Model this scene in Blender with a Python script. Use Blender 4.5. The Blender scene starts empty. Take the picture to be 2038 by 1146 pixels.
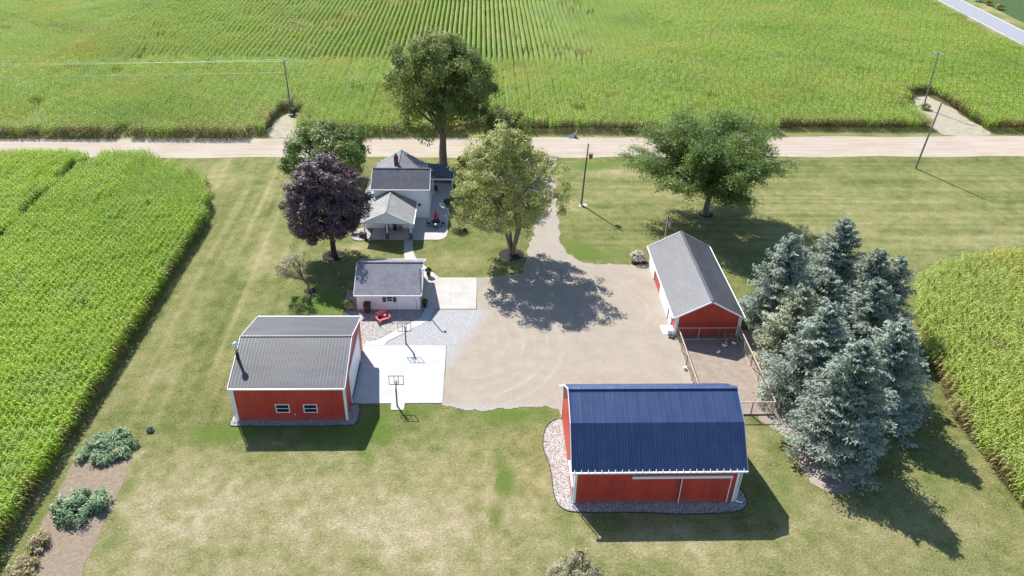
import bpy, math, random
import numpy as np
from mathutils import Vector, Matrix
random.seed(7)
S = bpy.context.scene
COL = S.collection
# ---------------------------------------------------------------- camera
cd = bpy.data.cameras.new('camera'); cam = bpy.data.objects.new('camera', cd); COL.objects.link(cam); S.camera = cam
cd.sensor_width = 36.0; cd.lens = 36.0*1551.16/2038; cd.clip_start = .5; cd.clip_end = 6000
p, yw, ro = math.radians(32.609), math.radians(2.7127), math.radians(-1.4721)
f0 = Vector((math.sin(yw), math.cos(yw), 0)); r0 = Vector((math.cos(yw), -math.sin(yw), 0)); u0 = Vector((0, 0, 1))
fw = math.cos(p)*f0 - math.sin(p)*u0; dn = -(math.sin(p)*f0 + math.cos(p)*u0)
rt = math.cos(ro)*r0 + math.sin(ro)*dn; dw = -math.sin(ro)*r0 + math.cos(ro)*dn
m3 = Matrix((rt, -dw, -fw)).transposed()
cam.matrix_world = Matrix.Translation((0, 0, 50)) @ m3.to_4x4()
# ---------------------------------------------------------------- light
SUNV = Vector((-.475, .87, 1)).normalized()
sun_el = math.asin(SUNV.z); sun_az = math.atan2(SUNV.x, SUNV.y)
W = bpy.data.worlds.new('World'); S.world = W; W.use_nodes = True
nt = W.node_tree; bg = nt.nodes['Background']
sky = nt.nodes.new('ShaderNodeTexSky'); sky.sky_type = 'NISHITA'; sky.sun_disc = False
sky.sun_elevation = sun_el; sky.sun_rotation = sun_az; sky.air_density = 1.0; sky.dust_density = .3; sky.ozone_density = 2.5
nt.links.new(sky.outputs[0], bg.inputs[0]); bg.inputs[1].default_value = .10
sl = bpy.data.lights.new('sun', 'SUN'); sl.energy = 4.4; sl.angle = math.radians(.5); sl.color = (1, .975, .94)
so = bpy.data.objects.new('sun', sl); COL.objects.link(so); so.rotation_euler = (-SUNV).to_track_quat('-Z', 'Y').to_euler(); so.location = (-60, 110, 130)
S.view_settings.view_transform = 'Standard'; S.view_settings.look = 'None'; S.view_settings.gamma = 1
S.view_settings.exposure = 1.08
S.cycles.max_bounces = 6; S.cycles.transparent_max_bounces = 4

# ================================================================ materials
class N:
    """tiny node helper"""
    def __init__(s, name):
        s.m = bpy.data.materials.new(name); s.m.use_nodes = True; s.t = s.m.node_tree
        s.b = s.t.nodes['Principled BSDF']; s.out = s.t.nodes['Material Output']
        s.b.inputs['Specular IOR Level'].default_value = .3
    def n(s, k, **kw):
        x = s.t.nodes.new(k)
        for a, v in kw.items(): setattr(x, a, v)
        return x
    def lk(s, a, b): s.t.links.new(a, b)
    def put(s, sock, v):
        if hasattr(v, 'is_linked') or isinstance(v, bpy.types.NodeSocket): s.lk(v, sock)
        else: sock.default_value = v
    def pos(s): return s.n('ShaderNodeNewGeometry').outputs['Position']
    def attr(s, nm): return s.n('ShaderNodeAttribute', attribute_name=nm).outputs['Fac']
    def map(s, v, sc=(1, 1, 1), rot=(0, 0, 0)):
        x = s.n('ShaderNodeMapping'); s.lk(v, x.inputs[0]); x.inputs['Scale'].default_value = sc; x.inputs['Rotation'].default_value = rot
        return x.outputs[0]
    def noise(s, vec, scale, detail=4, rough=.6, dist=0):
        x = s.n('ShaderNodeTexNoise'); s.lk(vec, x.inputs['Vector']); x.inputs['Scale'].default_value = scale
        x.inputs['Detail'].default_value = detail; x.inputs['Roughness'].default_value = rough; x.inputs['Distortion'].default_value = dist
        return x.outputs['Fac']
    def vor(s, vec, scale, out='Color', rnd=1):
        x = s.n('ShaderNodeTexVoronoi'); s.lk(vec, x.inputs['Vector']); x.inputs['Scale'].default_value = scale; x.inputs['Randomness'].default_value = rnd
        return x.outputs[out]
    def math(s, op, a, b=0.0, c=None):
        x = s.n('ShaderNodeMath', operation=op); s.put(x.inputs[0], a); s.put(x.inputs[1], b)
        if c is not None: s.put(x.inputs[2], c)
        return x.outputs[0]
    def rng(s, v, a, b, c=0., d=1.):
        x = s.n('ShaderNodeMapRange'); s.put(x.inputs[0], v)
        for i, q in enumerate((a, b, c, d)): x.inputs[1+i].default_value = q
        return x.outputs[0]
    def ramp(s, v, stops):
        x = s.n('ShaderNodeValToRGB'); s.put(x.inputs[0], v); e = x.color_ramp.elements
        while len(e) < len(stops): e.new(.5)
        for el, (q, c) in zip(e, stops): el.position = q; el.color = (*c, 1) if len(c) == 3 else c
        return x.outputs[0]
    def mix(s, f, a, b, bt='MIX'):
        x = s.n('ShaderNodeMix', data_type='RGBA', blend_type=bt); s.put(x.inputs[0], f)
        for i, q in ((6, a), (7, b)):
            if isinstance(q, tuple): x.inputs[i].default_value = (*q, 1)
            else: s.lk(q, x.inputs[i])
        return x.outputs[2]
    def sep(s, v):
        x = s.n('ShaderNodeSeparateXYZ'); s.lk(v, x.inputs[0]); return x.outputs
    def bump(s, h, st=.3, d=.05):
        x = s.n('ShaderNodeBump'); s.lk(h, x.inputs['Height']); x.inputs['Strength'].default_value = st; x.inputs['Distance'].default_value = d
        s.lk(x.outputs[0], s.b.inputs['Normal'])
    def base(s, c, rough=.7, metal=0., spec=None):
        s.put(s.b.inputs['Base Color'], c if not isinstance(c, tuple) else (*c, 1)); s.put(s.b.inputs['Roughness'], rough); s.b.inputs['Metallic'].default_value = metal
        if spec is not None: s.b.inputs['Specular IOR Level'].default_value = spec
        return s.m
    def leafy(s, c, rough=.5, tr=.3, spec=.3, tc=None):
        s.base(c, rough, 0, spec)
        t = s.n('ShaderNodeBsdfTranslucent'); s.put(t.inputs[0], c if tc is None else tc)
        x = s.n('ShaderNodeMixShader'); x.inputs[0].default_value = tr
        s.lk(s.b.outputs[0], x.inputs[1]); s.lk(t.outputs[0], x.inputs[2]); s.lk(x.outputs[0], s.out.inputs[0])
        return s.m

def plain(name, c, rough=.6, metal=0, var=.12, scale=3., spec=.3):
    k = N(name); n = k.noise(k.pos(), scale, 4, .65)
    return k.base(k.mix(k.rng(n, .3, .7), tuple(x*(1-var) for x in c), tuple(min(1, x*(1+var)) for x in c)), rough, metal, spec)

def siding(name, c, per=.23, rough=.5, horiz=False, fade=.22, grime=0):
    k = N(name); P = k.pos(); x, y, z = k.sep(P)
    q = z if horiz else k.math('ADD', x, y)
    w = k.math('FRACT', k.math('DIVIDE', q, per))
    rib = k.rng(k.math('ABSOLUTE', k.math('SUBTRACT', w, .5)), .3, .5)
    n = k.noise(k.map(P, (1, 1, .25)), .9, 5, .65); n2 = k.noise(P, 9, 3)
    col = k.mix(k.rng(n, .3, .72), tuple(a*(1-fade) for a in c), tuple(a*(1+fade) for a in c))
    col = k.mix(k.math('MULTIPLY', rib, .28), col, tuple(a*.55 for a in c))
    col = k.mix(k.math('MULTIPLY', k.rng(n2, .45, .8), .2), col, tuple(a*.7+.03 for a in c))
    if grime:
        gz = k.math('ADD', k.rng(z, .0, 1.1, 1, 0), k.math('MULTIPLY', k.math('SUBTRACT', k.noise(k.map(P, (1, 1, .4)), 2.2, 5, .7), .5), 1.2)); col = k.mix(k.rng(gz, .45, 1.2, 0, grime), col, (.24, .15, .11))
        pan = k.math('FRACT', k.math('DIVIDE', k.math('ADD', q, .37), .92)); col = k.mix(k.rng(pan, .965, .99, 0, .45), col, tuple(a*.45 for a in c))
    k.bump(rib, .35, .02); return k.base(col, rough, 0, .35)

def shingle(name, a, b, per=.14):
    k = N(name); P = k.pos(); x, y, z = k.sep(P)
    br = k.n('ShaderNodeTexBrick'); c = k.n('ShaderNodeCombineXYZ'); k.lk(x, c.inputs[0]); k.lk(y, c.inputs[1]); k.lk(c.outputs[0], br.inputs[0])
    br.inputs['Scale'].default_value = 1; br.inputs['Brick Width'].default_value = .32; br.inputs['Row Height'].default_value = per
    br.inputs['Mortar Size'].default_value = .012; br.inputs['Color1'].default_value = (*a, 1); br.inputs['Color2'].default_value = (*b, 1); br.inputs['Mortar'].default_value = (*[q*.45 for q in a], 1)
    n = k.noise(P, 22, 3, .7); n2 = k.noise(P, .7, 4)
    col = k.mix(k.rng(n, .25, .75, -.0, .35), br.outputs[0], tuple(q*.55 for q in a))
    col = k.mix(k.rng(n2, .4, .75, 0, .35), col, tuple(q*1.35 for q in b))
    k.bump(n, .5, .02); return k.base(col, .9)

def metalroof(name, a, b, rough=.42, spec=.5, metal=0., per=None, ax=0, dark=.5, streak=(1.5, .25, 1)):
    k = N(name); P = k.pos()
    n = k.noise(k.map(P, streak), .8, 5, .65); n2 = k.noise(P, 14, 3, .7)
    col = k.mix(k.rng(n, .3, .7), a, b); col = k.mix(k.rng(n2, .5, .8, 0, .25), col, tuple(q*.6 for q in a))
    if per:
        w = k.math('FRACT', k.math('DIVIDE', k.sep(P)[ax], per)); rib = k.rng(k.math('ABSOLUTE', k.math('SUBTRACT', w, .5)), .36, .46)
        col = k.mix(k.math('MULTIPLY', rib, dark), col, tuple(q*.45 for q in a)); k.bump(rib, .4, .02)
    return k.base(col, k.rng(n2, .2, .8, rough-.06, rough+.12), metal, spec)

def gravel(name, a, b, c, scale=16, bump=.8):
    k = N(name); P = k.pos(); v = k.vor(P, scale); d = k.vor(P, scale, 'Distance')
    r = k.sep(v)[0]
    col = k.ramp(r, [(0, a), (.5, b), (1, c)]); n = k.noise(P, 1.2, 4)
    col = k.mix(k.rng(n, .3, .75, 0, .35), col, tuple(q*.75 for q in b)); col = k.mix(k.rng(d, .45, .85, 0, .75), col, tuple(q*.3 for q in a))
    k.bump(k.math('SUBTRACT', 1., d), bump, .06); return k.base(col, .9)

def concrete(name, c, jx, jy, jw=.02):
    k = N(name); P = k.pos(); n = k.noise(P, .7, 5, .65); n2 = k.noise(P, 30, 3, .7)
    col = k.mix(k.rng(n, .3, .7), tuple(q*.86 for q in c), tuple(min(1, q*1.05) for q in c)); col = k.mix(k.rng(n2, .5, .8, 0, .18), col, tuple(q*.6 for q in c))
    x, y, z = k.sep(P)
    for s_, (o, per) in ((x, jx), (y, jy)):
        w = k.math('ABSOLUTE', k.math('SUBTRACT', k.math('FRACT', k.math('DIVIDE', k.math('SUBTRACT', s_, o), per)), .5))
        col = k.mix(k.math('MULTIPLY', k.rng(w, .5-jw/per, .5-jw*.4/per), .55), col, tuple(q*.5 for q in c))
    k.bump(n2, .15, .01); return k.base(col, .85)

M = {}
M['red'] = siding('red_siding', (.50, .058, .036), grime=.6); M['red_shed'] = siding('red_board', (.50, .068, .042), .3, grime=.6)
M['white_siding'] = siding('white_siding', (.87, .87, .86), .2, .5, True, .04); M['white'] = plain('white_paint', (.78, .79, .80), .45, 0, .05)
M['door_white'] = siding('white_door', (.82, .83, .83), .53, .45, True, .04); M['door_board'] = siding('white_board', (.76, .77, .78), 1.2, .5, False, .05)
M['barn_roof'] = metalroof('navy_metal', (.020, .048, .130), (.046, .074, .160), .44, .55, 0, .92, 0, .14, (1.2, .12, 1))
M['shop_roof'] = metalroof('grey_metal', (.068, .067, .072), (.116, .115, .122), .5, .4, 0, .31, 0, .62, (.25, 1.0, 1))
M['shed_roof'] = metalroof('zinc_metal', (.066, .068, .078), (.112, .115, .127), .48, .45, 0, .30, 1, .6, (.8, .5, 1))
M['shingle_dark'] = shingle('charcoal_shingle', (.075, .078, .095), (.105, .108, .125)); M['shingle_grey'] = shingle('grey_shingle', (.185, .185, .20), (.245, .245, .262)); M['shingle_pale'] = shingle('pale_shingle', (.26, .25, .245), (.32, .31, .30))
M['glass'] = plain('dark_glass', (.015, .02, .028), .08, 0, .2, 1, .6); M['black'] = plain('black_metal', (.02, .02, .022), .45); M['dark'] = plain('dark_void', (.02, .02, .02), .9)
M['rust'] = plain('rusty_steel', (.16, .07, .045), .7, 0, .3, 8); M['steel'] = plain('galvanised_steel', (.55, .56, .58), .22, .9, .08, 6); M['chrome'] = plain('polished_steel', (.85, .85, .86), .12, 1, .03)
M['pole_wood'] = plain('weathered_pole', (.24, .215, .19), .9, 0, .25, 5); M['pole_dark'] = plain('dark_pole', (.12, .105, .09), .9, 0, .25, 5); M['wood'] = plain('pale_lumber', (.46, .38, .29), .85, 0, .2, 5); M['wood_old'] = plain('brown_lumber', (.25, .17, .115), .85, 0, .25, 5)
M['brown'] = plain('brown_plastic', (.075, .035, .032), .5); M['red_paint'] = plain('red_paint', (.55, .055, .045), .45, 0, .15); M['red_cloth'] = plain('red_fabric', (.50, .012, .02), .8); M['brick'] = plain('chimney_brick', (.22, .07, .05), .9, 0, .3, 9)
M['pot'] = plain('dark_pot', (.03, .03, .035), .5); M['stone'] = plain('dark_stone', (.10, .10, .11), .9, 0, .35, 7); M['cream'] = plain('cream_plastic', (.78, .75, .68), .5, 0, .06)
M['can_red'] = plain('faded_red_can', (.30, .07, .09), .5); M['feather'] = plain('white_feather', (.8, .78, .74), .8, 0, .06, 20); M['beak'] = plain('orange_beak', (.6, .22, .03), .6); M['comb'] = plain('red_comb', (.5, .02, .02), .7)
M['flag_r'] = plain('flag_red', (.45, .02, .04), .8); M['flag_w'] = plain('flag_white', (.75, .74, .74), .8); M['flag_b'] = plain('flag_blue', (.02, .03, .14), .8)
M['mulch'] = gravel('dark_mulch', (.012, .011, .012), (.03, .024, .024), (.055, .042, .04), 14); M['wire'] = plain('bright_wire', (.62, .63, .62), .4, .3, .05); M['mesh'] = plain('mesh_wire', (.32, .28, .24), .6, .2)
M['stones'] = gravel('tan_stones', (.26, .235, .21), (.38, .345, .315), (.50, .465, .435), 8.5); M['stones_pale'] = gravel('pale_stones', (.24, .215, .195), (.40, .365, .34), (.54, .51, .485), 8.5)
M['pad'] = concrete('white_concrete', (.435, .43, .425), (-3.7, 2.15), (57.45, 3.08), .018); M['apron'] = concrete('cream_concrete', (.42, .39, .355), (-.5, 3.05), (73.6, 3.2), .03); M['walk'] = concrete('grey_concrete', (.45, .435, .415), (-8.9, 3), (84, 1.5))
M['patio'] = concrete('patio_concrete', (.42, .40, .375), (-4.4, 2.6), (89.7, 2.6)); M['kerb'] = plain('black_edging', (.05, .05, .05), .8)

def bark(name, c): 
    k = N(name); P = k.pos(); n = k.noise(k.map(P, (5, 5, 1)), 2, 5, .7); k.bump(n, .8, .08)
    return k.base(k.mix(k.rng(n, .3, .7), tuple(q*.55 for q in c), tuple(q*1.3 for q in c)), .95)
M['bark'] = bark('grey_bark', (.19, .16, .13)); M['bark_warm'] = bark('warm_bark', (.27, .20, .14)); M['bark_dark'] = bark('dark_bark', (.07, .05, .045))

def leaf(name, c0, c1, c2, tr=.28, rough=.5, spec=.3, big=.16, c3=None):
    k = N(name); v = k.attr('lv'); n = k.noise(k.pos(), big*3, 3, .6)
    col = k.ramp(v, [(0, c0), (.5, c1), (1, c2)])
    col = k.mix(k.rng(n, .42, .7, 0, .6), col, c2 if c3 is None else c3)
    return k.leafy(col, rough, tr, spec)
M['lf_maple'] = leaf('maple_leaf', (.060, .110, .042), (.155, .22, .07), (.46, .46, .12), .52, .5, .2)
M['lf_round'] = leaf('glossy_leaf', (.05, .095, .020), (.125, .195, .042), (.27, .33, .085), .42, .45, .25)
M['lf_purple'] = leaf('purple_leaf', (.030, .018, .026), (.072, .043, .055), (.24, .155, .16), .16, .5, .28)
M['lf_yellow'] = leaf('yellowing_leaf', (.15, .19, .045), (.36, .39, .11), (.58, .56, .25), .5, .5, .3)
M['lf_locust'] = leaf('feathery_leaf', (.055, .11, .018), (.14, .225, .042), (.27, .345, .085), .46, .5, .3)
M['lf_gold'] = leaf('gold_leaf', (.15, .14, .015), (.30, .25, .03), (.42, .30, .05), .35); M['lf_bush'] = leaf('bush_leaf', (.03, .06, .015), (.06, .11, .025), (.12, .17, .05))
M['lf_cream'] = leaf('variegated_leaf', (.20, .19, .06), (.40, .37, .15), (.55, .51, .28)); M['lf_silver'] = leaf('dusty_leaf', (.12, .11, .055), (.26, .24, .13), (.44, .40, .26)); M['lf_white'] = leaf('white_bloom', (.40, .34, .22), (.68, .60, .47), (.80, .76, .66), .15)
M['lf_rust'] = leaf('rusty_leaf', (.10, .05, .03), (.20, .09, .055), (.28, .16, .10)); M['lf_veg'] = leaf('garden_leaf', (.055, .105, .045), (.15, .245, .11), (.38, .48, .27)); M['lf_dry'] = leaf('dry_leaf', (.14, .11, .04), (.32, .25, .11), (.52, .45, .30))
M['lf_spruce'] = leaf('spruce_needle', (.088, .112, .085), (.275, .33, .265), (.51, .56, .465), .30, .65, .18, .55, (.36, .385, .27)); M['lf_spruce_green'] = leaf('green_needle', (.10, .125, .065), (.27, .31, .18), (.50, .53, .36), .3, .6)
M['lf_spruce_tip'] = M['lf_spruce']

def corn_mat(name, c0, c1, c2, pale, dark, gold):
    k = N(name); v = k.attr('lv'); br = k.attr('br'); P = k.pos()
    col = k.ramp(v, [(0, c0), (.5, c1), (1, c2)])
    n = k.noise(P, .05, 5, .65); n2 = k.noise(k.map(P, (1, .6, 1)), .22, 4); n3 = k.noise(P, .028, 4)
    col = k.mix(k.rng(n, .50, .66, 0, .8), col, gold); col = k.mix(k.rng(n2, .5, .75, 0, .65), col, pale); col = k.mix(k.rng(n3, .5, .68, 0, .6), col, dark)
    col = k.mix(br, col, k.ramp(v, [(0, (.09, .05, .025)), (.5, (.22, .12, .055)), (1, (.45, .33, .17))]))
    return k.leafy(col, .42, .46, .38)
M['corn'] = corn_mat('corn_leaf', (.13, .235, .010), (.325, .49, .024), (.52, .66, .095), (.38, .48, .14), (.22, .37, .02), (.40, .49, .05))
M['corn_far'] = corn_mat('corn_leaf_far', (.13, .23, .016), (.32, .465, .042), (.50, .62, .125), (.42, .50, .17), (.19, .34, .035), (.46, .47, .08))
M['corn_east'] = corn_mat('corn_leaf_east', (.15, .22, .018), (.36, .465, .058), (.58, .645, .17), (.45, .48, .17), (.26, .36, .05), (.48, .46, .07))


def lawn_mat():
    k = N('lawn_grass'); P = k.pos(); dry = k.attr('dry'); lush = k.attr('lush')
    f1 = k.noise(k.map(P, (1, .8, 1)), 4.2, 7, .82, 1.4); f2 = k.noise(P, .55, 8, .8, .6); f3 = k.noise(P, 6.5, 5, .8, 1.0)
    t = k.math('ADD', dry, k.math('MULTIPLY', k.math('SUBTRACT', f1, .5), 1.45)); t = k.math('ADD', t, k.math('MULTIPLY', k.math('SUBTRACT', f2, .5), .22))
    t = k.math('ADD', t, k.math('MULTIPLY', k.math('SUBTRACT', f3, .5), 2.0))
    col = k.ramp(t, [(0, (.085, .110, .026)), (.28, (.180, .195, .062)), (.52, (.270, .252, .104)), (.76, (.375, .318, .172)), (1, (.50, .425, .28))])
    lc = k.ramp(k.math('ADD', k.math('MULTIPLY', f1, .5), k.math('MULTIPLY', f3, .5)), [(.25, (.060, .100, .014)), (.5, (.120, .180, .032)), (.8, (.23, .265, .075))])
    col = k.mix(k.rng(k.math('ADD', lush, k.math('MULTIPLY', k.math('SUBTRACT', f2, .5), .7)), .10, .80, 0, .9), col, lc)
    k.bump(k.math('ADD', f3, f1), 1.0, .14); return k.base(col, .95, 0, .1)
M['lawn'] = lawn_mat()
def soil_mat(name, a, b, c, sc=2.0):
    k = N(name); P = k.pos(); n = k.noise(P, sc, 6, .7, .8); n2 = k.noise(P, sc*9, 4, .75)
    col = k.ramp(k.math('ADD', k.math('MULTIPLY', n, .6), k.math('MULTIPLY', n2, .4)), [(.3, a), (.5, b), (.7, c)]); k.bump(k.math('ADD', n, n2), .8, .08); return k.base(col, .95, 0, .1)
M['ground'] = soil_mat('field_ground', (.05, .055, .02), (.085, .085, .035), (.13, .115, .06)); M['dirt'] = soil_mat('bare_dirt', (.21, .16, .125), (.29, .23, .185), (.37, .305, .255), 1.3); M['needle_soil'] = soil_mat('needle_soil', (.24, .19, .16), (.34, .28, .24), (.43, .37, .325), 1.5)
M['garden_soil'] = soil_mat('garden_soil', (.17, .128, .088), (.265, .205, .148), (.355, .29, .22), 2.5); M['field_dirt'] = soil_mat('dry_track', (.22, .19, .13), (.33, .295, .215), (.42, .38, .29), .8); M['soy'] = soil_mat('dark_crop', (.035, .065, .022), (.055, .095, .032), (.085, .125, .045), .8)
M['mow'] = M['lawn']
def road_mat():
    k = N('gravel_road_dirt'); P = k.pos(); n = k.noise(k.map(P, (.06, 1.3, 1)), 1.6, 5, .6); n2 = k.noise(P, 12, 4, .75); n3 = k.noise(P, .15, 3)
    col = k.ramp(n, [(.3, (.30, .24, .18)), (.5, (.365, .300, .232)), (.7, (.44, .378, .308))]); col = k.mix(k.rng(n3, .4, .7, 0, .5), col, (.42, .37, .325)); col = k.mix(k.rng(n2, .45, .8, 0, .3), col, (.24, .19, .15))
    k.bump(k.math('ADD', n2, n), .3, .04); return k.base(col, .95, 0, .1)
M['road'] = road_mat()
def asph_mat():
    k = N('pale_asphalt'); P = k.pos(); n = k.noise(P, .4, 4); n2 = k.noise(P, 20, 3)
    return k.base(k.mix(k.rng(n2, .4, .7, 0, .4), k.mix(n, (.24, .245, .26), (.29, .295, .31)), (.19, .19, .20)), .8)
M['asphalt'] = asph_mat()
def drive_mat():
    k = N('drive_gravel'); P = k.pos(); g = k.attr('grey'); tr = k.attr('track'); n = k.noise(P, .5, 5, .65); n2 = k.noise(P, 4, 5, .7); v = k.vor(P, 22); r = k.sep(v)[0]
    tan = k.ramp(k.math('ADD', k.math('MULTIPLY', n, .6), k.math('MULTIPLY', n2, .4)), [(.3, (.265, .222, .172)), (.5, (.322, .274, .215)), (.7, (.37, .32, .258))])
    tan = k.mix(k.rng(r, 0, 1, 0, .28), tan, (.25, .21, .175)); gr = k.ramp(r, [(0, (.20, .197, .195)), (.5, (.33, .325, .32)), (1, (.44, .43, .42))])
    col = k.mix(k.rng(k.math('ADD', g, k.math('MULTIPLY', k.math('SUBTRACT', n2, .5), .7)), .25, .8), tan, gr)
    col = k.mix(k.rng(tr, 0, 1, 0, .6), col, (.40, .35, .305)); col = k.mix(k.rng(tr, 0, -1, 0, .4), col, (.22, .18, .145))
    k.bump(k.math('ADD', r, n2), .45, .03); return k.base(col, .95, 0, .1)
M['drive'] = drive_mat()

# ================================================================ geometry helpers
ORG = {}
def props(o, label=None, cat=None, group=None, kind=None):
    for a, v in (('label', label), ('category', cat), ('group', group), ('kind', kind)):
        if v: o[a] = v
    return o
def thing(name, label, cat, loc=(0, 0, 0), group=None, rz=0):
    o = bpy.data.objects.new(name, None); COL.objects.link(o); o.location = loc; o.rotation_euler = (0, 0, rz); o.empty_display_size = .3
    ORG[o.name] = Vector(loc); return props(o, label, cat, group)
class MB:
    def __init__(s): s.v = []; s.f = []; s.mi = []
    def poly(s, pts, mi=0):
        b = len(s.v); s.v += [tuple(q) for q in pts]; s.f.append(tuple(range(b, b+len(pts)))); s.mi.append(mi)
    def hexa(s, q, mi=0):     # 4 bottom, 4 top
        b = len(s.v); s.v += [tuple(x) for x in q]
        for f in ((3, 2, 1, 0), (4, 5, 6, 7), (0, 1, 5, 4), (1, 2, 6, 5), (2, 3, 7, 6), (3, 0, 4, 7)): s.f.append(tuple(b+i for i in f)); s.mi.append(mi)
    def box(s, x0, x1, y0, y1, z0, z1, mi=0):
        s.hexa([(x0, y0, z0), (x1, y0, z0), (x1, y1, z0), (x0, y1, z0), (x0, y0, z1), (x1, y0, z1), (x1, y1, z1), (x0, y1, z1)], mi); return s
    def slab(s, a, b, c, d, t, mi=0):  # top quad a b c d, thickness t downward along normal
        a, b, c, d = map(Vector, (a, b, c, d)); n = (b-a).cross(d-a).normalized()
        if n.z < 0: n = -n
        s.hexa([a-n*t, b-n*t, c-n*t, d-n*t, a, b, c, d], mi)
    def bar(s, a, b, w, h=None, mi=0):
        a, b = Vector(a), Vector(b); h = h or w; d = (b-a).normalized(); u = d.cross(Vector((0, 0, 1)))
        if u.length < 1e-3: u = Vector((1, 0, 0))
        u.normalize(); v = u.cross(d).normalized(); u *= w/2; v *= h/2
        s.hexa([a-u-v, a+u-v, b+u-v, b-u-v, a-u+v, a+u+v, b+u+v, b-u+v], mi)
    def tube(s, pts, rad, n=8, mi=0, caps=True):
        pts = [Vector(q) for q in pts]; rad = rad if hasattr(rad, '__len__') else [rad]*len(pts); b = len(s.v); px = None
        for i, q in enumerate(pts):
            d = (pts[min(i+1, len(pts)-1)]-pts[max(i-1, 0)]).normalized()
            u = (px - d*px.dot(d)) if px is not None else d.orthogonal()
            u.normalize(); px = u; w = d.cross(u)
            for k in range(n):
                a = 2*math.pi*k/n; s.v.append(tuple(q+(u*math.cos(a)+w*math.sin(a))*rad[i]))
        for i in range(len(pts)-1):
            for k in range(n): s.f.append((b+i*n+k, b+i*n+(k+1) % n, b+(i+1)*n+(k+1) % n, b+(i+1)*n+k)); s.mi.append(mi)
        if caps:
            s.f.append(tuple(b+k for k in reversed(range(n)))); s.f.append(tuple(b+(len(pts)-1)*n+k for k in range(n))); s.mi += [mi, mi]
    def cyl(s, x, y, z0, z1, r, n=12, r2=None, mi=0): s.tube([(x, y, z0), (x, y, z1)], [r, r if r2 is None else r2], n, mi); return s
    def ell(s, c, r, n=12, m=8, mi=0):
        b = len(s.v)
        for i in range(m+1):
            t = math.pi*i/m
            for k in range(n):
                a = 2*math.pi*k/n; s.v.append((c[0]+r[0]*math.sin(t)*math.cos(a), c[1]+r[1]*math.sin(t)*math.sin(a), c[2]+r[2]*math.cos(t)))
        for i in range(m):
            for k in range(n): s.f.append((b+i*n+k, b+(i+1)*n+k, b+(i+1)*n+(k+1) % n, b+i*n+(k+1) % n)); s.mi.append(mi)
    def prism(s, prof, ax, a0, a1, mi=0):   # prof: list (u,z); ax 0 -> extrude along x (u=y), 1 -> along y (u=x)
        P = lambda a, u, z: (a, u, z) if ax == 0 else (u, a, z)
        n = len(prof); s.poly([P(a0, *q) for q in prof], mi); s.poly([P(a1, *q) for q in reversed(prof)], mi)
        for i in range(n): q, r = prof[i], prof[(i+1) % n]; s.poly([P(a0, *q), P(a1, *q), P(a1, *r), P(a0, *r)], mi)
    def build(s, name, mat, parent=None, smooth=False):
        o0 = Vector((0, 0, 0)); q = parent
        while q is not None: o0 = o0 + ORG.get(q.name, Vector((0, 0, 0))); q = q.parent
        me = bpy.data.meshes.new(name); me.from_pydata([(v[0]-o0.x, v[1]-o0.y, v[2]-o0.z) for v in s.v], [], s.f); me.update()
        for q in (mat if isinstance(mat, list) else [mat]): me.materials.append(M[q])
        me.polygons.foreach_set('material_index', s.mi)
        if smooth: me.polygons.foreach_set('use_smooth', [True]*len(s.f))
        import bmesh
        bm = bmesh.new(); bm.from_mesh(me); bmesh.ops.recalc_face_normals(bm, faces=bm.faces); bm.to_mesh(me); bm.free()
        o = bpy.data.objects.new(name, me); COL.objects.link(o); o.parent = parent; return o
def copy_tree(o, parent=None, **kw):
    c = o.copy(); COL.objects.link(c); c.parent = parent
    for a, v in kw.items(): c[a] = v
    for ch in list(o.children): copy_tree(ch, c)
    return c
def fb(mb, fr, a0, a1, b0, b1, z0, z1, mi=0):  # box on a facade: a along it, b outwards
    s, q = fr
    if s == 'S': mb.box(a0, a1, q-b1, q-b0, z0, z1, mi)
    elif s == 'N': mb.box(a0, a1, q+b0, q+b1, z0, z1, mi)
    elif s == 'E': mb.box(q+b0, q+b1, a0, a1, z0, z1, mi)
    else: mb.box(q-b1, q-b0, a0, a1, z0, z1, mi)
def window(parent, fr, a0, a1, z0, z1, bars='h', w=.08):
    m = MB(); fb(m, fr, a0, a1, 0, .05, z0, z0+w); fb(m, fr, a0, a1, 0, .05, z1-w, z1); fb(m, fr, a0, a0+w, 0, .05, z0+w, z1-w); fb(m, fr, a1-w, a1, 0, .05, z0+w, z1-w)
    zc = (z0+z1)/2; ac = (a0+a1)/2
    if 'h' in bars: fb(m, fr, a0+w, a1-w, 0, .045, zc-.03, zc+.03)
    if 'v' in bars: fb(m, fr, ac-.02, ac+.02, 0, .042, z0+w, z1-w)
    o = m.build('window', 'white', parent); g = MB(); fb(g, fr, a0+w, a1-w, .006, .02, z0+w, z1-w); g.build('pane', 'glass', o); return o
def roof_slope(mb, e0, e1, r1, r0, t=.07, pitch=None, rw=.05, rh=.03):
    mb.slab(e0, e1, r1, r0, t)
    if pitch:
        e0, e1, r0, r1 = map(Vector, (e0, e1, r0, r1)); L = (e1-e0).length; n = max(1, int(round(L/pitch))); nn = (e1-e0).cross(r0-e0).normalized()
        if nn.z < 0: nn = -nn
        for i in range(n+1):
            t_ = i/n; t_ = min(max(t_, rw/L), 1-rw/L)
            a = e0.lerp(e1, t_)+nn*rh*.5; b = r0.lerp(r1, t_)+nn*rh*.5; mb.bar(a, b, rw, rh)

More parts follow.
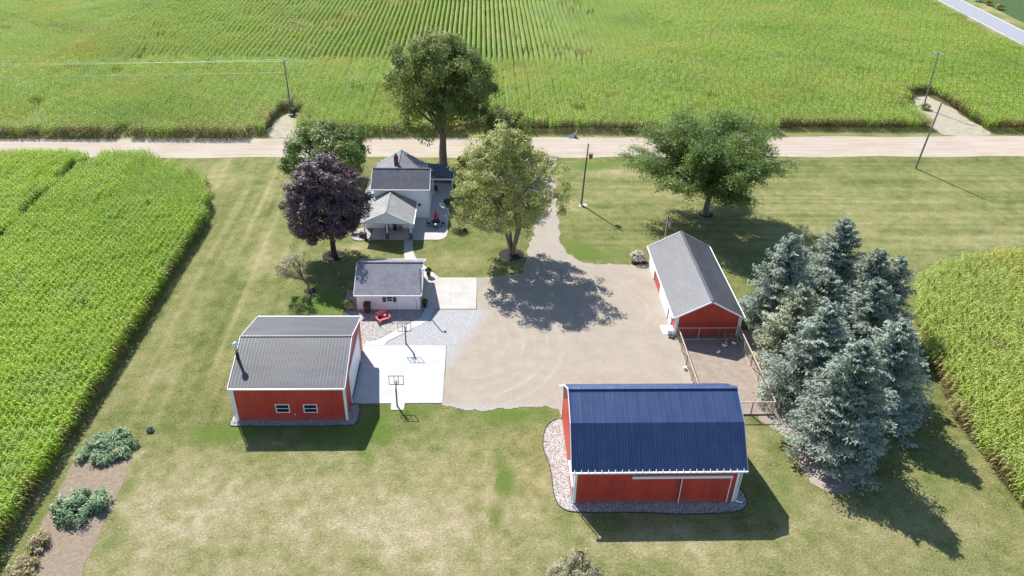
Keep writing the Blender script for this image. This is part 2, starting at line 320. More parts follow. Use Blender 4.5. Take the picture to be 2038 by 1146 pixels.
def sheet(name, poly, z, mat, jit=.0, seed=1, step=.6, kind='structure', label=None, cat=None):
    rnd = random.Random(seed); pts = []
    for i, a in enumerate(poly):
        b = poly[(i+1) % len(poly)]; L = math.dist(a, b); n = max(1, int(L/step)) if jit else 1
        for k in range(n):
            t = k/n; pts.append((a[0]+(b[0]-a[0])*t+rnd.uniform(-jit, jit), a[1]+(b[1]-a[1])*t+rnd.uniform(-jit, jit)))
    me = bpy.data.meshes.new(name); me.from_pydata([(x, y, z) for x, y in pts], [], [tuple(range(len(pts)))]); me.update(); me.materials.append(M[mat])
    if me.polygons[0].normal.z < 0: me.flip_normals()
    o = bpy.data.objects.new(name, me); COL.objects.link(o); props(o, label, cat, None, kind); return o
def smooth_poly(poly, it=2):
    for _ in range(it):
        q = []
        for i, a in enumerate(poly):
            b = poly[(i+1) % len(poly)]; q += [(a[0]*.75+b[0]*.25, a[1]*.75+b[1]*.25), (a[0]*.25+b[0]*.75, a[1]*.25+b[1]*.75)]
        poly = q
    return poly
def inside(poly, X, Y):
    r = np.zeros(X.shape, bool); n = len(poly)
    for i in range(n):
        (x0, y0), (x1, y1) = poly[i], poly[(i+1) % n]
        if y0 == y1: continue
        c = ((y0 > Y) != (y1 > Y)) & (X < (x1-x0)*(Y-y0)/(y1-y0)+x0); r ^= c
    return r
def edge_dist(poly, X, Y):
    d = np.full(X.shape, 1e9)
    for i in range(len(poly)):
        (x0, y0), (x1, y1) = poly[i], poly[(i+1) % len(poly)]; dx, dy = x1-x0, y1-y0; L = dx*dx+dy*dy+1e-9
        t = np.clip(((X-x0)*dx+(Y-y0)*dy)/L, 0, 1); d = np.minimum(d, np.hypot(X-x0-t*dx, Y-y0-t*dy))
    return d
def vnoise(X, Y, s, seed):
    r = np.random.default_rng(seed); G = r.random((257, 257)); x = X/s+37.3; y = Y/s+61.7; i = np.floor(x).astype(int); j = np.floor(y).astype(int); fx = x-i; fy = y-j
    fx = fx*fx*(3-2*fx); fy = fy*fy*(3-2*fy); g = lambda a, b: G[a % 257, b % 257]
    return (g(i, j)*(1-fx)+g(i+1, j)*fx)*(1-fy)+(g(i, j+1)*(1-fx)+g(i+1, j+1)*fx)*fy
def gridmesh(name, x0, x1, y0, y1, step, zf, mask, attrs, mat):
    xs = np.arange(x0, x1+step/2, step); ys = np.arange(y0, y1+step/2, step); X, Y = np.meshgrid(xs, ys); nx = len(xs); Z = zf(X, Y)
    idx = np.arange(X.size).reshape(X.shape); q = np.stack([idx[:-1, :-1], idx[:-1, 1:], idx[1:, 1:], idx[1:, :-1]], -1).reshape(-1, 4)
    if mask is not None:
        cx = (X[:-1, :-1]+step/2).ravel(); cy = (Y[:-1, :-1]+step/2).ravel(); q = q[mask(cx, cy)]
    used = np.unique(q); rm = np.zeros(X.size, int); rm[used] = np.arange(len(used)); q = rm[q]
    V = np.stack([X.ravel(), Y.ravel(), Z.ravel()], 1)[used]; me = meshnp(name, V, q, mat)
    for a, fn in attrs.items(): me.attributes.new(a, 'FLOAT', 'POINT').data.foreach_set('value', fn(V[:, 0], V[:, 1]).astype(np.float32))
    me.polygons.foreach_set('use_smooth', np.ones(len(q), bool)); o = bpy.data.objects.new(name, me); COL.objects.link(o); return o
def meshnp(name, V, Q, mat=None):
    me = bpy.data.meshes.new(name); V = np.ascontiguousarray(V, np.float32); Q = np.ascontiguousarray(Q, np.int32); k = Q.shape[1]
    me.vertices.add(len(V)); me.vertices.foreach_set('co', V.ravel()); me.loops.add(Q.size); me.loops.foreach_set('vertex_index', Q.ravel())
    me.polygons.add(len(Q)); me.polygons.foreach_set('loop_start', np.arange(0, Q.size, k, dtype=np.int32)); me.polygons.foreach_set('loop_total', np.full(len(Q), k, np.int32)); me.update(calc_edges=True)
    if mat: me.materials.append(M[mat])
    return me
def leafmesh(name, C, Nn, size, lv, mat, rng, asp=.55, U=None, shape='d', parent=None, org=(0, 0, 0)):
    """many small leaf-sized faces: centres C, normals Nn"""
    n = len(C); Nn = Nn/(np.linalg.norm(Nn, axis=1)[:, None]+1e-9); A = rng.normal(size=(n, 3)) if U is None else U
    A = A-(A*Nn).sum(1)[:, None]*Nn; A /= np.linalg.norm(A, axis=1)[:, None]+1e-9; B = np.cross(Nn, A); s = (size if np.ndim(size) else np.full(n, size))[:, None]
    C = C-np.array(org); V = np.stack([C-A*s*.5, C+B*s*asp*.5+A*s*.05, C+A*s*.5, C-B*s*asp*.5+A*s*.05], 1).reshape(-1, 3)
    me = meshnp(name, V, np.arange(4*n).reshape(n, 4), mat); me.attributes.new('lv', 'FLOAT', 'POINT').data.foreach_set('value', np.repeat(np.clip(lv, 0, 1), 4).astype(np.float32))
    o = bpy.data.objects.new(name, me); COL.objects.link(o); o.parent = parent; return o

# ================================================================ the setting
RS = lambda x: 117.1+.0208*x          # south edge of the gravel road
RN = lambda x: 125.4+.0286*x          # north edge
g = MB(); g.poly([(-2500, -800, -.03), (2500, -800, -.03), (2500, 4000, -.03), (-2500, 4000, -.03)]); props(g.build('ground', 'ground'), kind='structure')

BLOBS_DRY = [(-14, 43.5, 20, 8, .32), (-25, 47, 6, 5, .14), (-3, 42, 7, 5, .15), (5, 46, 3, 6, .10), (-33, 62, 3, 20, .12), (-31, 99, 2, 12, .10), (-39, 108, 4, 4, .22), (24, 52, 2.2, 5, .22), (27, 44, 4, 3, .15), (-26.5, 84, 4, 4, .28), (-16, 87.5, 2.5, 1.6, .4), (13, 100, 3, 3, .3), (22, 112, 4, 3, .35), (34, 103, 14, 5, .12), (60, 99, 20, 6, .16), (70, 90, 15, 3, .2), (-3, 84.5, 4, 3, .22), (8.5, 110, 3, 5, .5), (-24, 66, 3, 7, .12), (33, 41, 5, 3, .1), (47, 93, 10, 2, .12), (16, 40.5, 9, 2.5, .22)]
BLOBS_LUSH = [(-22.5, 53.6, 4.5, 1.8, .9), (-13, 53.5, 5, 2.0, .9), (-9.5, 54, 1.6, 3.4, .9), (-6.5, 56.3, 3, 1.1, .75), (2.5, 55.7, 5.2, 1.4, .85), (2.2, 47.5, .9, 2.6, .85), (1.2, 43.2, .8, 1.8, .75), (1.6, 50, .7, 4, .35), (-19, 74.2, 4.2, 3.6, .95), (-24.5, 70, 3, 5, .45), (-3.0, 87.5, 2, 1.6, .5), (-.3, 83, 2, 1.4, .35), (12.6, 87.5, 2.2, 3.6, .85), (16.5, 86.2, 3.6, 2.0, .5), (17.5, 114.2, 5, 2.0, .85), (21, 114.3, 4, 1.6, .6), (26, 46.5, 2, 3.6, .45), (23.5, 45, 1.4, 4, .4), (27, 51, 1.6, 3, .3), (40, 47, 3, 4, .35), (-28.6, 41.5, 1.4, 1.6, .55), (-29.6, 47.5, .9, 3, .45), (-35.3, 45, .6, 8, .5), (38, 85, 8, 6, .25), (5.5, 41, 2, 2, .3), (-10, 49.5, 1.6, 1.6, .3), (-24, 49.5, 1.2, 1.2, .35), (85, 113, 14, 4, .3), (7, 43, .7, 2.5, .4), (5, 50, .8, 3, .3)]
def blobs(L, X, Y):
    r = np.zeros_like(X); wob = (vnoise(X, Y, 2.1, 5)-.5)*.6+(vnoise(X, Y, .7, 15)-.5)*.6
    for x, y, a, b, k in L: d = ((X-x)/a)**2+((Y-y)/b)**2; r += k*np.clip(1.25-np.sqrt(d)+wob*.8, 0, 1)
    return r
def f_dry(X, Y):
    d = .30+.07*np.clip((54-Y)/5, 0, 1)+blobs(BLOBS_DRY, X, Y)+.15*(vnoise(X, Y, 6, 1)-.5)+.24*(vnoise(X, Y, .8, 2)-.5)-.30*np.clip(vnoise(X, Y, 1.8, 41)-.66, 0, 1)
    west = np.clip((-20-X)/4, 0, 1)*np.clip((Y-52)/6, 0, 1)         # pale mowing lanes running away from us
    ln = vnoise(X+(Y-70)*.02, Y*.04, .55, 3)-.5; d += west*(.26*ln+.02)+west*.30*np.clip(vnoise(X+(Y-70)*.03, Y*.03, .9, 13)-.72, 0, 1)*3
    east = np.clip((X-10)/6, 0, 1)*np.clip((Y-82)/6, 0, 1); d += east*(.30*(vnoise(X*.035, Y, .6, 4)-.5)+.02)
    south = np.clip((56-Y)/4, 0, 1); d += south*(.22*(vnoise(X*.9+.5*Y, Y, .5, 9)-.5)+.05)
    return d
def f_lush(X, Y): return blobs(BLOBS_LUSH, X, Y)
lawn = gridmesh('lawn', -75, 130, 10, 126, .33, lambda X, Y: .004+.02*(vnoise(X, Y, 5, 8)-.5)*0, lambda x, y: (y < RS(x)+.6), {'dry': f_dry, 'lush': f_lush}, 'lawn'); props(lawn, kind='structure')
verge = gridmesh('grass_verge', -130, 131, 118, 135, .6, lambda X, Y: X*0-.012, lambda x, y: (y > RN(x)-.8) & (y < RN(x)+4.5), {'dry': lambda X, Y: .42+.5*(vnoise(X, Y, 3, 6)-.5), 'lush': lambda X, Y: .3*vnoise(X, Y, 9, 7)}, 'lawn'); props(verge, kind='structure')
road_pts = [(x, RS(x)+.25*math.sin(x*.31)) for x in range(-240, 135, 3)]+[(x, RN(x)+.2*math.sin(x*.23)) for x in range(132, -241, -3)]
sheet('gravel_road', road_pts, .010, 'road', .10, 3, 1.5)
AX = lambda y: 132.1+.066*(y-187.2)
sheet('asphalt_road', [(AX(60), 60), (AX(60)+8.0, 60), (AX(600)+8, 600), (AX(600), 600)], .016, 'asphalt')
for nm, o0, o1 in (('road_edge_line', .35, .5), ('road_edge_line', 7.5, 7.65)): sheet(nm, [(AX(60)+o0, 60), (AX(60)+o1, 60), (AX(600)+o1, 600), (AX(600)+o0, 600)], .020, 'white')
gridv = gridmesh('roadside_grass', 126, 168, 130, 290, .9, lambda X, Y: X*0+.002, lambda x, y: (x > AX(y)-4.5) & (x < AX(y)+13), {'dry': lambda X, Y: .45+.5*(vnoise(X, Y, 4, 6)-.5), 'lush': lambda X, Y: .35*vnoise(X, Y, 9, 7)}, 'lawn'); props(gridv, kind='structure')
sheet('field_track', smooth_poly([(81.2, 127.6), (81.6, 133), (82.6, 140), (84.5, 146), (88.5, 150), (90.5, 146), (91, 138), (91.5, 128)], 1), .006, 'field_dirt', .5, 5, 1.2)
sheet('field_track', smooth_poly([(-36.4, 124.3), (-36, 130), (-36, 134), (-34, 137.4), (-32, 136), (-31, 131), (-30, 124.5)], 1), .006, 'field_dirt', .5, 6, 1.2)
# farmyard
DRIVE = [(-.42, 80.3), (2, 80.7), (5.1, 81.4), (5.7, 84), (6.0, 86.8), (6.9, 91), (7.6, 97), (7.7, 105), (7.4, 114), (6.6, 117.6), (12.6, 117.7), (11.4, 113), (11.0, 104), (10.6, 95), (10.5, 89.5), (10.9, 86.4), (12.6, 84.2), (14.5, 83.6), (21.15, 83.5), (21.15, 68.3), (21.4, 67.9), (21.25, 55), (7.65, 55), (7.5, 56.2), (6.3, 57.05), (3, 56.75), (.1, 56.3), (-2.2, 56.6), (-3.72, 57.2), (-3.62, 66.75), (-12.3, 66.75), (-12.3, 67.4), (-11.3, 67.6), (-6.6, 72), (-6.3, 73.55), (-.45, 73.55)]
def trk(X, Y):
    t = np.zeros_like(X); wn = 1.5*vnoise(X, Y, 1.6, 21)*vnoise(X, Y, .5, 22)**.5
    for cx, cy, r, a0, a1, w, k in [(-1.5, 68.3, 3.1, -1.5, 1.2, .12, .7), (-1.6, 67.9, 4.6, -1.5, 1.3, .16, 1), (-1.6, 67.6, 5.2, -1.6, 1.2, .10, -.7), (-1.6, 67.4, 6.2, -1.6, 1.1, .16, 1), (-1.8, 67.3, 7.6, -1.6, 1.0, .15, .9), (-1.8, 67.2, 8.2, -1.6, .9, .08, -.6), (-2, 67.2, 9.2, -1.6, .8, .18, 1), (-2, 67.0, 10.6, -1.6, .75, .15, .8), (-2, 67, 11.2, -1.5, .7, .08, -.5), (14.2, 73.5, 5.0, -1.0, 1.9, .12, .7), (14.0, 73.7, 4.6, -1.2, 2.0, .10, -.7), (14, 74, 6.4, -.8, 2.2, .12, .6), (5, 71, 5, 2.2, 4.0, .08, -.7), (12, 61, 3.5, .2, 2.5, .10, -.5), (15, 66.5, 6.0, 3.6, 5.6, .12, -.55), (-1.2, 69, 2.6, 1.9, 3.8, .09, -.9)]:
        d = np.hypot(X-cx, Y-cy)-r; an = np.arctan2(Y-cy, X-cx); an = np.where(an < a0-.6, an+2*np.pi, an); msk = np.clip((an-a0)/.25, 0, 1)*np.clip((a1-an)/.25, 0, 1)
        t += k*np.exp(-(d/w)**2)*msk*wn
    return np.clip(t*.85, -1, 1)
def greyf(X, Y): return np.clip(1.05-(X+4.2)/3.6+.12*(Y-66), 0, 1)*np.clip((74.5-Y)/1.5, 0, 1)*np.clip((X+14)/2, 0, 1)+.55*np.exp(-((Y-56.6)/1.0)**2)*np.clip((10-X)/4, 0, 1)+.35*np.exp(-((X-20.8)/.8)**2)*(Y < 78)+np.clip((Y-80.5)/3, 0, 1)*.35
wobx = lambda x, y: (vnoise(x, y, .8, 31)-.5)*.5
drive = gridmesh('gravel_driveway', -12.6, 22, 54.6, 118, .15, lambda X, Y: .012+.012*trk(X, Y)+.03*(vnoise(X, Y, 3, 33)-.5), lambda x, y: inside(DRIVE, x+wobx(x, y)*(y > 80.6)+wobx(x, y)*(y < 57), y+wobx(y, x)*((y > 82) | (y < 57))), {'grey': greyf, 'track': trk}, 'drive'); drive.location.z = .012; props(drive, kind='structure')
def block(name, poly, z1, mat, z0=-.05):
    m = MB(); n = len(poly); m.poly([(x, y, z1) for x, y in poly])
    for i in range(n): a, b = poly[i], poly[(i+1) % n]; m.poly([(*a, z0), (*b, z0), (*b, z1), (*a, z1)])
    return props(m.build(name, mat), kind='structure')
block('concrete_pad', [(-12.4, 57.45), (-8.62, 57.45), (-8.56, 56.5), (-7.35, 56.5), (-7.3, 57.45), (-3.72, 57.45), (-3.64, 66.7), (-10.1, 66.7), (-12.4, 66.72)], .06, 'pad')
block('garage_apron', [(-6.86, 73.58), (-.55, 73.58), (-.45, 80.33), (-5.0, 80.36), (-6.86, 80.36)], .055, 'apron')
block('concrete_walk', [(-6.42, 73.56), (-5.42, 73.56), (-5.66, 71.4), (-9.94, 67.45), (-10.2, 66.74), (-12.3, 66.74), (-12.3, 67.4), (-11.3, 67.55), (-6.66, 71.9)], .058, 'pad')
block('garden_walk', [(-10.07, 89.72), (-8.96, 89.72), (-8.66, 86.8), (-8.2, 85.1), (-6.98, 83.16), (-5.05, 80.40), (-6.8, 80.40), (-7.3, 81.2), (-8.9, 83), (-9.62, 85.1), (-9.85, 86.9)], .054, 'apron')
block('patio', [(-14.45, 89.74), (-5.5, 89.74), (-4.95, 90.05), (-4.6, 90.6), (-4.45, 91.4), (-4.42, 107.2), (-8.2, 107.2), (-14.45, 95)], .056, 'patio')
def bed(name, poly, mat, z=.03, edging=None, jit=.05):
    o = sheet(name, poly, z, mat, jit if not edging else 0, 3, .5)
    if edging:
        m = MB()
        for i in range(len(poly)-1): m.bar((*poly[i], .035), (*poly[i+1], .035), .06, .09)
        props(m.build('bed_edging', 'kerb'), kind='structure')
    return o
bed('stone_bed', smooth_poly([(7.7, 55.3), (6.7, 54.9), (5.9, 53.8), (5.5, 51.4), (6.15, 48.9), (6.1, 45.6), (6.6, 44.2), (7.9, 43.75), (14, 43.72), (16.1, 43.45), (21.0, 43.55), (22.2, 44.2), (22.45, 45.3), (22.15, 46.4), (21.2, 47.0), (14, 48)], 2), 'stones_pale', .03, True)
bed('stone_bed', smooth_poly([(-23.2, 56.2), (-23.25, 54.7), (-22.9, 54.35), (-12.0, 54.35), (-11.5, 54.7), (-11.45, 57.4), (-12.6, 57.4), (-17, 58)], 1), 'stones', .03, True)
bed('stone_bed', [(-15.7, 77.6), (-15.55, 75.2), (-15.05, 72), (-15.0, 65.8), (-12.3, 65.8), (-12.35, 67.45), (-11.35, 67.62), (-6.72, 71.95), (-6.46, 73.6), (-8, 75), (-13.9, 75), (-14, 77.8)], 'stones', .03)
bed('stone_bed', smooth_poly([(-17.2, 91), (-16.8, 89.7), (-15.8, 89.3), (-14.5, 89.6), (-14.5, 92.9), (-16.4, 93.4)], 2), 'stones_pale', .03, True)
sheet('poultry_yard', [(21.25, 55.3), (28.1, 55.4), (28.15, 68.4), (21.2, 68.4)], .022, 'dirt', .0)
sheet('needle_litter', smooth_poly([(27.9, 68.6), (30.5, 70), (33, 66), (37, 62), (37.6, 56), (35.6, 51), (32.8, 47.2), (31.4, 45.6), (29.3, 45.6), (28.3, 47.4), (28.7, 50.5), (28.5, 53), (26.4, 54.6), (26.3, 55.4), (28, 55.5)], 1), .014, 'needle_soil', .22, 8, .5)
sheet('garden_soil', [(-35.3, 49.2), (-34.8, 52.8), (-30.6, 51.2), (-30.2, 48), (-30.0, 43), (-29.6, 36), (-33.6, 36), (-34.0, 41.5), (-35, 43.2), (-35, 46)], .018, 'garden_soil', .12, 9, .4)
def ring(x, y, r, nm='mulch_ring'): sheet(nm, [(x+r*math.cos(a)*1.1, y+r*math.sin(a)) for a in np.linspace(0, 2*math.pi, 26)[:-1]], .026, 'mulch', .05, 4, 9)
for q in ((-18.5, 85.6, 1.35), (3.9, 86.0, 1.5), (31.7, 97.3, 1.0), (-20.0, 77.4, .65), (19.9, 83.9, .9), (-22.7, 107.5, 1.1), (-5.9, 114.1, 1.1)): ring(*q)
sheet('concrete_slab', [(19.92, 68.62), (21.0, 68.5), (21.0, 70.35), (19.9, 70.35)], .045, 'walk')
sheet('bean_field', [(AX(100)+12.5, 100), (400, 100), (420, 700), (AX(700)+12.5, 700)], .03, 'soy')

# ================================================================ buildings
# ---- big barn with the navy gambrel roof
T = thing('barn', 'large red barn with a navy blue metal gambrel roof and a white edged sliding door', 'barn', (14.4, 50.1, 0))
prof = [(44.83, -.1), (44.83, 4.2), (47.25, 6.52), (50.1, 7.74), (52.4, 6.25), (55.45, 3.72), (55.45, -.1)]
m = MB(); m.prism(prof, 0, 7.65, 21.2); m.build('wall', 'red', T)
m = MB(); x0, x1 = 7.28, 21.58
pts = [(44.42, 4.06), (47.2, 6.74), (50.1, 7.96), (52.45, 6.45), (55.85, 3.58)]
for a, b in zip(pts[:-1], pts[1:]):
    roof_slope(m, (x0, *a), (x1, *a), (x1, *b), (x0, *b), .09, .23, .035, .022)
rf = m.build('roof', 'barn_roof', T)
m = MB(); m.bar((x0, 50.1, 7.99), (x1, 50.1, 7.99), .34, .05); m.build('ridge_cap', 'barn_roof', rf)
m = MB()
for xx in (x0-.02, x1-.01):
    m = MB()
    for a, b in zip(pts[:-1], pts[1:]): m.bar((xx, a[0], a[1]-.07), (xx, b[0], b[1]-.07), .05, .13)
    m.build('rake_trim', 'white', rf)
m = MB(); m.box(x0, x1, 44.28, 44.40, 3.90, 4.03); m.build('gutter', 'white', T)
for i in range(26): m = MB(); xx = 7.5+i*.55; m.bar((xx, 44.30, 4.05), (xx, 44.5, 4.17), .05, .04); m.build('gutter_strap', 'white', rf)
for a0, a1, b0, b1 in ((7.62, 7.84, 44.78, 44.84), (21.0, 21.23, 44.78, 44.84)):
    m = MB(); m.box(a0, a1, b0, b1, 0, 3.86); m.box(a0 if a0 < 10 else a1-.04, a0+.04 if a0 < 10 else a1, b1, 45.1, 0, 3.86); m.build('corner_trim', 'white', T)
m = MB(); m.box(7.60, 7.64, 55.2, 55.48, 0, 3.6); m.build('corner_trim', 'white', T)
for xx in (7.50, 21.3):
    m = MB(); m.tube([(xx, 44.42, 3.86), (xx, 44.66, 3.6), (xx, 44.74, .28)], .055, 6)
    if xx > 10: m.tube([(xx, 44.74, .26), (xx+.2, 44.72, .1), (xx+.62, 44.66, .08)], .06, 6)
    m.build('downspout', 'white', T)
m = MB(); m.box(16.42, 20.55, 44.70, 44.78, .08, 2.98); dr = m.build('sliding_door', 'red', T)
m = MB()
for q in (16.42, 20.5): m = MB(); m.box(q, q+.07, 44.67, 44.72, .08, 2.95); m.build('door_trim', 'white', dr)
m = MB(); m.box(12.32, 20.6, 44.64, 44.79, 2.94, 3.18); m.build('door_track', 'white', T)
m = MB(); m.box(7.46, 7.62, 44.95, 47.9, 1.62, 1.86); m.build('door_track', 'white', T)
m = MB(); m.box(7.58, 7.64, 45.0, 47.6, .1, 1.66); m.build('sliding_door', 'red', T)

# ---- workshop
T = thing('workshop', 'red metal workshop with a ribbed grey roof, two small windows and a wide white door', 'workshop', (-17.5, 60.5, 0))
m = MB(); m.prism([(55.19, -.1), (55.19, 4.02), (60.5, 5.62), (65.9, 4.02), (65.9, -.1)], 0, -22.59, -12.42); m.build('wall', 'red', T)
m = MB(); x0, x1 = -22.74, -12.30; pts = [(54.86, 4.16), (60.5, 5.84), (66.2, 4.14)]
for a, b in zip(pts[:-1], pts[1:]): roof_slope(m, (x0, *a), (x1, *a), (x1, *b), (x0, *b), .10, .31, .035, .03)
rf = m.build('roof', 'shop_roof', T)
m = MB(); m.bar((x0, 60.5, 5.865), (x1, 60.5, 5.865), .22, .03); m.build('ridge_cap', 'shop_roof', rf)
m = MB()
for xx in (x0-.02, x1+.02):
    m = MB()
    for a, b in zip(pts[:-1], pts[1:]): m.bar((xx, a[0], a[1]-.06), (xx, b[0], b[1]-.06), .05, .13)
    m.build('rake_trim', 'white', rf)
m = MB(); m.box(x0, x1, 54.72, 54.84, 4.0, 4.14); m.build('gutter', 'white', T); m = MB(); m.box(x0, x1, 66.22, 66.34, 3.98, 4.12); m.build('gutter', 'white', T)
for a0, a1 in ((-22.62, -22.42), (-12.58, -12.38)):
    m = MB(); m.box(a0, a1, 55.13, 55.2, 0, 3.96); xa = a0 if a0 < -20 else a1-.04; m.box(xa, xa+.04, 55.2, 55.44, 0, 3.96); m.build('corner_trim', 'white', T)
m = MB(); m.tube([(-22.7, 54.8, 4.0), (-22.7, 55.08, 3.7), (-22.7, 55.1, .3), (-22.85, 54.9, .08)], .06, 6); m.build('downspout', 'white', T)
window(T, ('S', 55.19), -18.9, -17.62, .98, 1.98, 'h'); window(T, ('S', 55.19), -16.36, -15.08, .96, 1.96, 'h')
m = MB(); m.ell((-17.2, 55.12, .78), (.07, .07, .07), 8, 6); m.build('outlet', 'white', T)
m = MB(); m.box(-12.40, -12.37, 57.6, 63.9, .08, 3.5); dk = m.build('door_opening', 'dark', T)
m = MB(); m.box(-12.37, -12.33, 57.62, 63.88, .62, 3.48); m.build('overhead_door', 'door_white', T)
m = MB(); m.box(-12.40, -12.30, 57.46, 57.62, .06, 3.6); m.box(-12.40, -12.30, 63.88, 64.04, .06, 3.6); m.box(-12.40, -12.30, 57.46, 64.04, 3.6, 3.74); m.build('door_trim', 'white', T)
m = MB(); m.tube([(-22.45, 58.0, 4.55), (-22.45, 58.0, 5.75)], .15, 12); fl = m.build('flue_pipe', 'black', T, True)
m = MB(); m.tube([(-22.45, 58.0, 5.70), (-22.45, 58.0, 6.55)], .13, 12); m.build('flue_section', 'steel', fl, True)
m = MB(); m.ell((-22.45, 58.0, 6.75), (.30, .30, .20), 16, 8); m.build('flue_cap', 'chrome', fl, True)

# ---- machine shed
T = thing('machine_shed', 'long red machine shed with a grey corrugated roof and white sliding doors', 'shed', (24.6, 76, 0))
XC = 24.55; m = MB(); m.prism([(21.1, -.1), (21.1, 2.62), (XC, 4.55), (28.1, 2.62), (28.1, -.1)], 1, 68.3, 83.35); m.build('wall', 'red_shed', T)
m = MB(); y0, y1 = 68.0, 83.62; pts = [(20.72, 2.62), (XC, 4.74), (28.4, 2.62)]
for a, b in zip(pts[:-1], pts[1:]): roof_slope(m, (a[0], y0, a[1]), (a[0], y1, a[1]), (b[0], y1, b[1]), (b[0], y0, b[1]), .08, .30, .06, .03)
rf = m.build('roof', 'shed_roof', T)
m = MB(); m.bar((XC, y0, 4.78), (XC, y1, 4.78), .3, .05); m.build('ridge_cap', 'shed_roof', rf)
m = MB()
for yy in (y0-.02, y1+.02):
    m = MB()
    for a, b in zip(pts[:-1], pts[1:]): m.bar((a[0], yy, a[1]-.07), (b[0], yy, b[1]-.07), .05, .16)
    m.build('rake_trim', 'white', rf)
for xx in (20.62, 28.44):
    m = MB(); m.box(xx-.05, xx+.06, y0, y1, 2.5, 2.64); m.build('gutter', 'white', T)
for xx, s in ((21.1, -1), (28.1, 1)):
    m = MB(); m.box(min(xx, xx-s*.24), max(xx, xx-s*.24), 68.24, 68.31, 0, 2.6); m.box(min(xx, xx+s*.04), max(xx, xx+s*.04), 68.24, 68.5, 0, 2.6); m.build('corner_trim', 'white', T)
m = MB(); m.tube([(28.35, 68.15, 2.5), (28.15, 68.15, 2.3), (28.15, 68.15, .5), (28.4, 67.6, .1)], .06, 6); m.build('downspout', 'white', T)
m = MB(); m.tube([(20.75, 68.15, 2.5), (20.95, 68.2, 2.3), (20.95, 68.2, .1)], .06, 6); m.build('downspout', 'white', T)
for a0, a1 in ((79.9, 82.6), (71.75, 76.45), (70.0, 71.3)):
    m = MB(); m.box(21.0, 21.08, a0, a1, .06, 2.35); d = m.build('sliding_door', 'door_board', T)
m = MB(); m.box(20.98, 21.08, 69.9, 82.8, 2.35, 2.48); m.build('door_track', 'white', T)
m = MB(); m.box(21.05, 21.09, 82.75, 83.4, 0, 2.4); m.build('corner_trim', 'white', T)
window(T, ('N', 83.35), 23.4, 24.6, 1.0, 1.9, 'v')

# ---- garage
T = thing('garage', 'small white sided garage with grey shingles and one shuttered window', 'garage', (-10.4, 77, 0))
m = MB(); m.prism([(73.52, -.1), (73.52, 2.2), (77.15, 3.98), (80.5, 2.3), (80.5, -.1)], 0, -13.95, -6.9); m.build('wall', 'white_siding', T)
m = MB(); x0, x1 = -14.15, -6.62; pts = [(73.1, 2.22), (77.15, 4.14), (80.9, 2.30)]
for a, b in zip(pts[:-1], pts[1:]): roof_slope(m, (x0, *a), (x1, *a), (x1, *b), (x0, *b), .1)
rf = m.build('roof', 'shingle_grey', T)
m = MB(); m.bar((x0, 77.15, 4.16), (x1, 77.15, 4.16), .26, .04); m.build('ridge_cap', 'shingle_grey', rf)
m = MB()
for xx in (x0-.02, x1+.02):
    for a, b in zip(pts[:-1], pts[1:]): m.bar((xx, a[0], a[1]-.07), (xx, b[0], b[1]-.07), .05, .13)
m.box(x0, x1, 73.02, 73.12, 2.05, 2.2); m.box(x0, x1, 80.9, 81, 2.12, 2.28); m.build('fascia', 'white', rf)
w = window(T, ('S', 73.52), -10.62, -9.92, 1.12, 1.82, 'h', .07)
for a0, a1 in ((-11.05, -10.66), (-9.88, -9.49)): m = MB(); m.box(a0, a1, 73.47, 73.53, 1.06, 1.86); m.build('shutter', 'stone', T)
m = MB(); m.box(-6.89, -6.84, 74.6, 79.4, .06, 2.1); m.build('overhead_door', 'door_white', T)
m = MB(); m.box(-6.97, -6.86, 73.48, 73.62, 0, 2.12); m.build('corner_trim', 'white', T)
m = MB(); m.tube([(-7.26, 73.46, .1), (-7.26, 73.46, 1.25)], .02, 6); m.tube([(-7.26, 73.46, 1.25), (-7.45, 73.44, 1.35), (-7.5, 73.44, 1.55), (-7.35, 73.44, 1.6)], .02, 6); m.box(-7.55, -7.2, 73.42, 73.46, 1.72, 1.8); m.build('hose_hanger', 'steel', T)
# yard light on a mast
T = thing('yard_light', 'thin mast with a small white lamp head beside the white garage corner', 'yard light', (-6.72, 73.75, 0))
m = MB(); m.tube([(-6.72, 73.75, 0), (-6.72, 73.75, 3), (-6.74, 73.75, 5.45)], [.075, .07, .06], 8); m.build('mast', 'pole_wood', T)
m = MB(); m.tube([(-6.74, 73.75, 5.15), (-6.45, 73.72, 5.25)], .02, 6); m.build('bracket', 'steel', T)
m = MB(); m.ell((-6.38, 73.72, 5.22), (.19, .19, .15), 12, 8); m.build('lamp_head', 'white', T, True)

# ---- farmhouse
T = thing('farmhouse', 'white sided farmhouse with charcoal shingle roofs and a small front porch', 'house', (-10.8, 98, 0))
m = MB(); m.prism([(95.94, -.1), (95.94, 4.3), (98.95, 5.88), (102, 4.3), (102, -.1)], 0, -14.4, -7.12); m.build('wall', 'white_siding', T)
m = MB(); m.prism([(-14.75, -.1), (-14.75, 3.95), (-11.45, 5.9), (-8.15, 3.95), (-8.15, -.1)], 1, 99, 105.1); m.build('wall', 'white_siding', T)
m = MB(); x0, x1 = -14.78, -6.9; pts = [(95.6, 4.46), (98.95, 6.05), (102.4, 4.30)]
for a, b in zip(pts[:-1], pts[1:]): roof_slope(m, (x0, *a), (x1, *a), (x1, *b), (x0, *b), .1)
rf = m.build('roof', 'shingle_dark', T)
m = MB(); m.bar((x0, 98.95, 6.06), (x1, 98.95, 6.06), .26, .04); m.build('ridge_cap', 'shingle_dark', rf)
m = MB(); m.box(x0, x1, 95.5, 95.6, 4.28, 4.44)
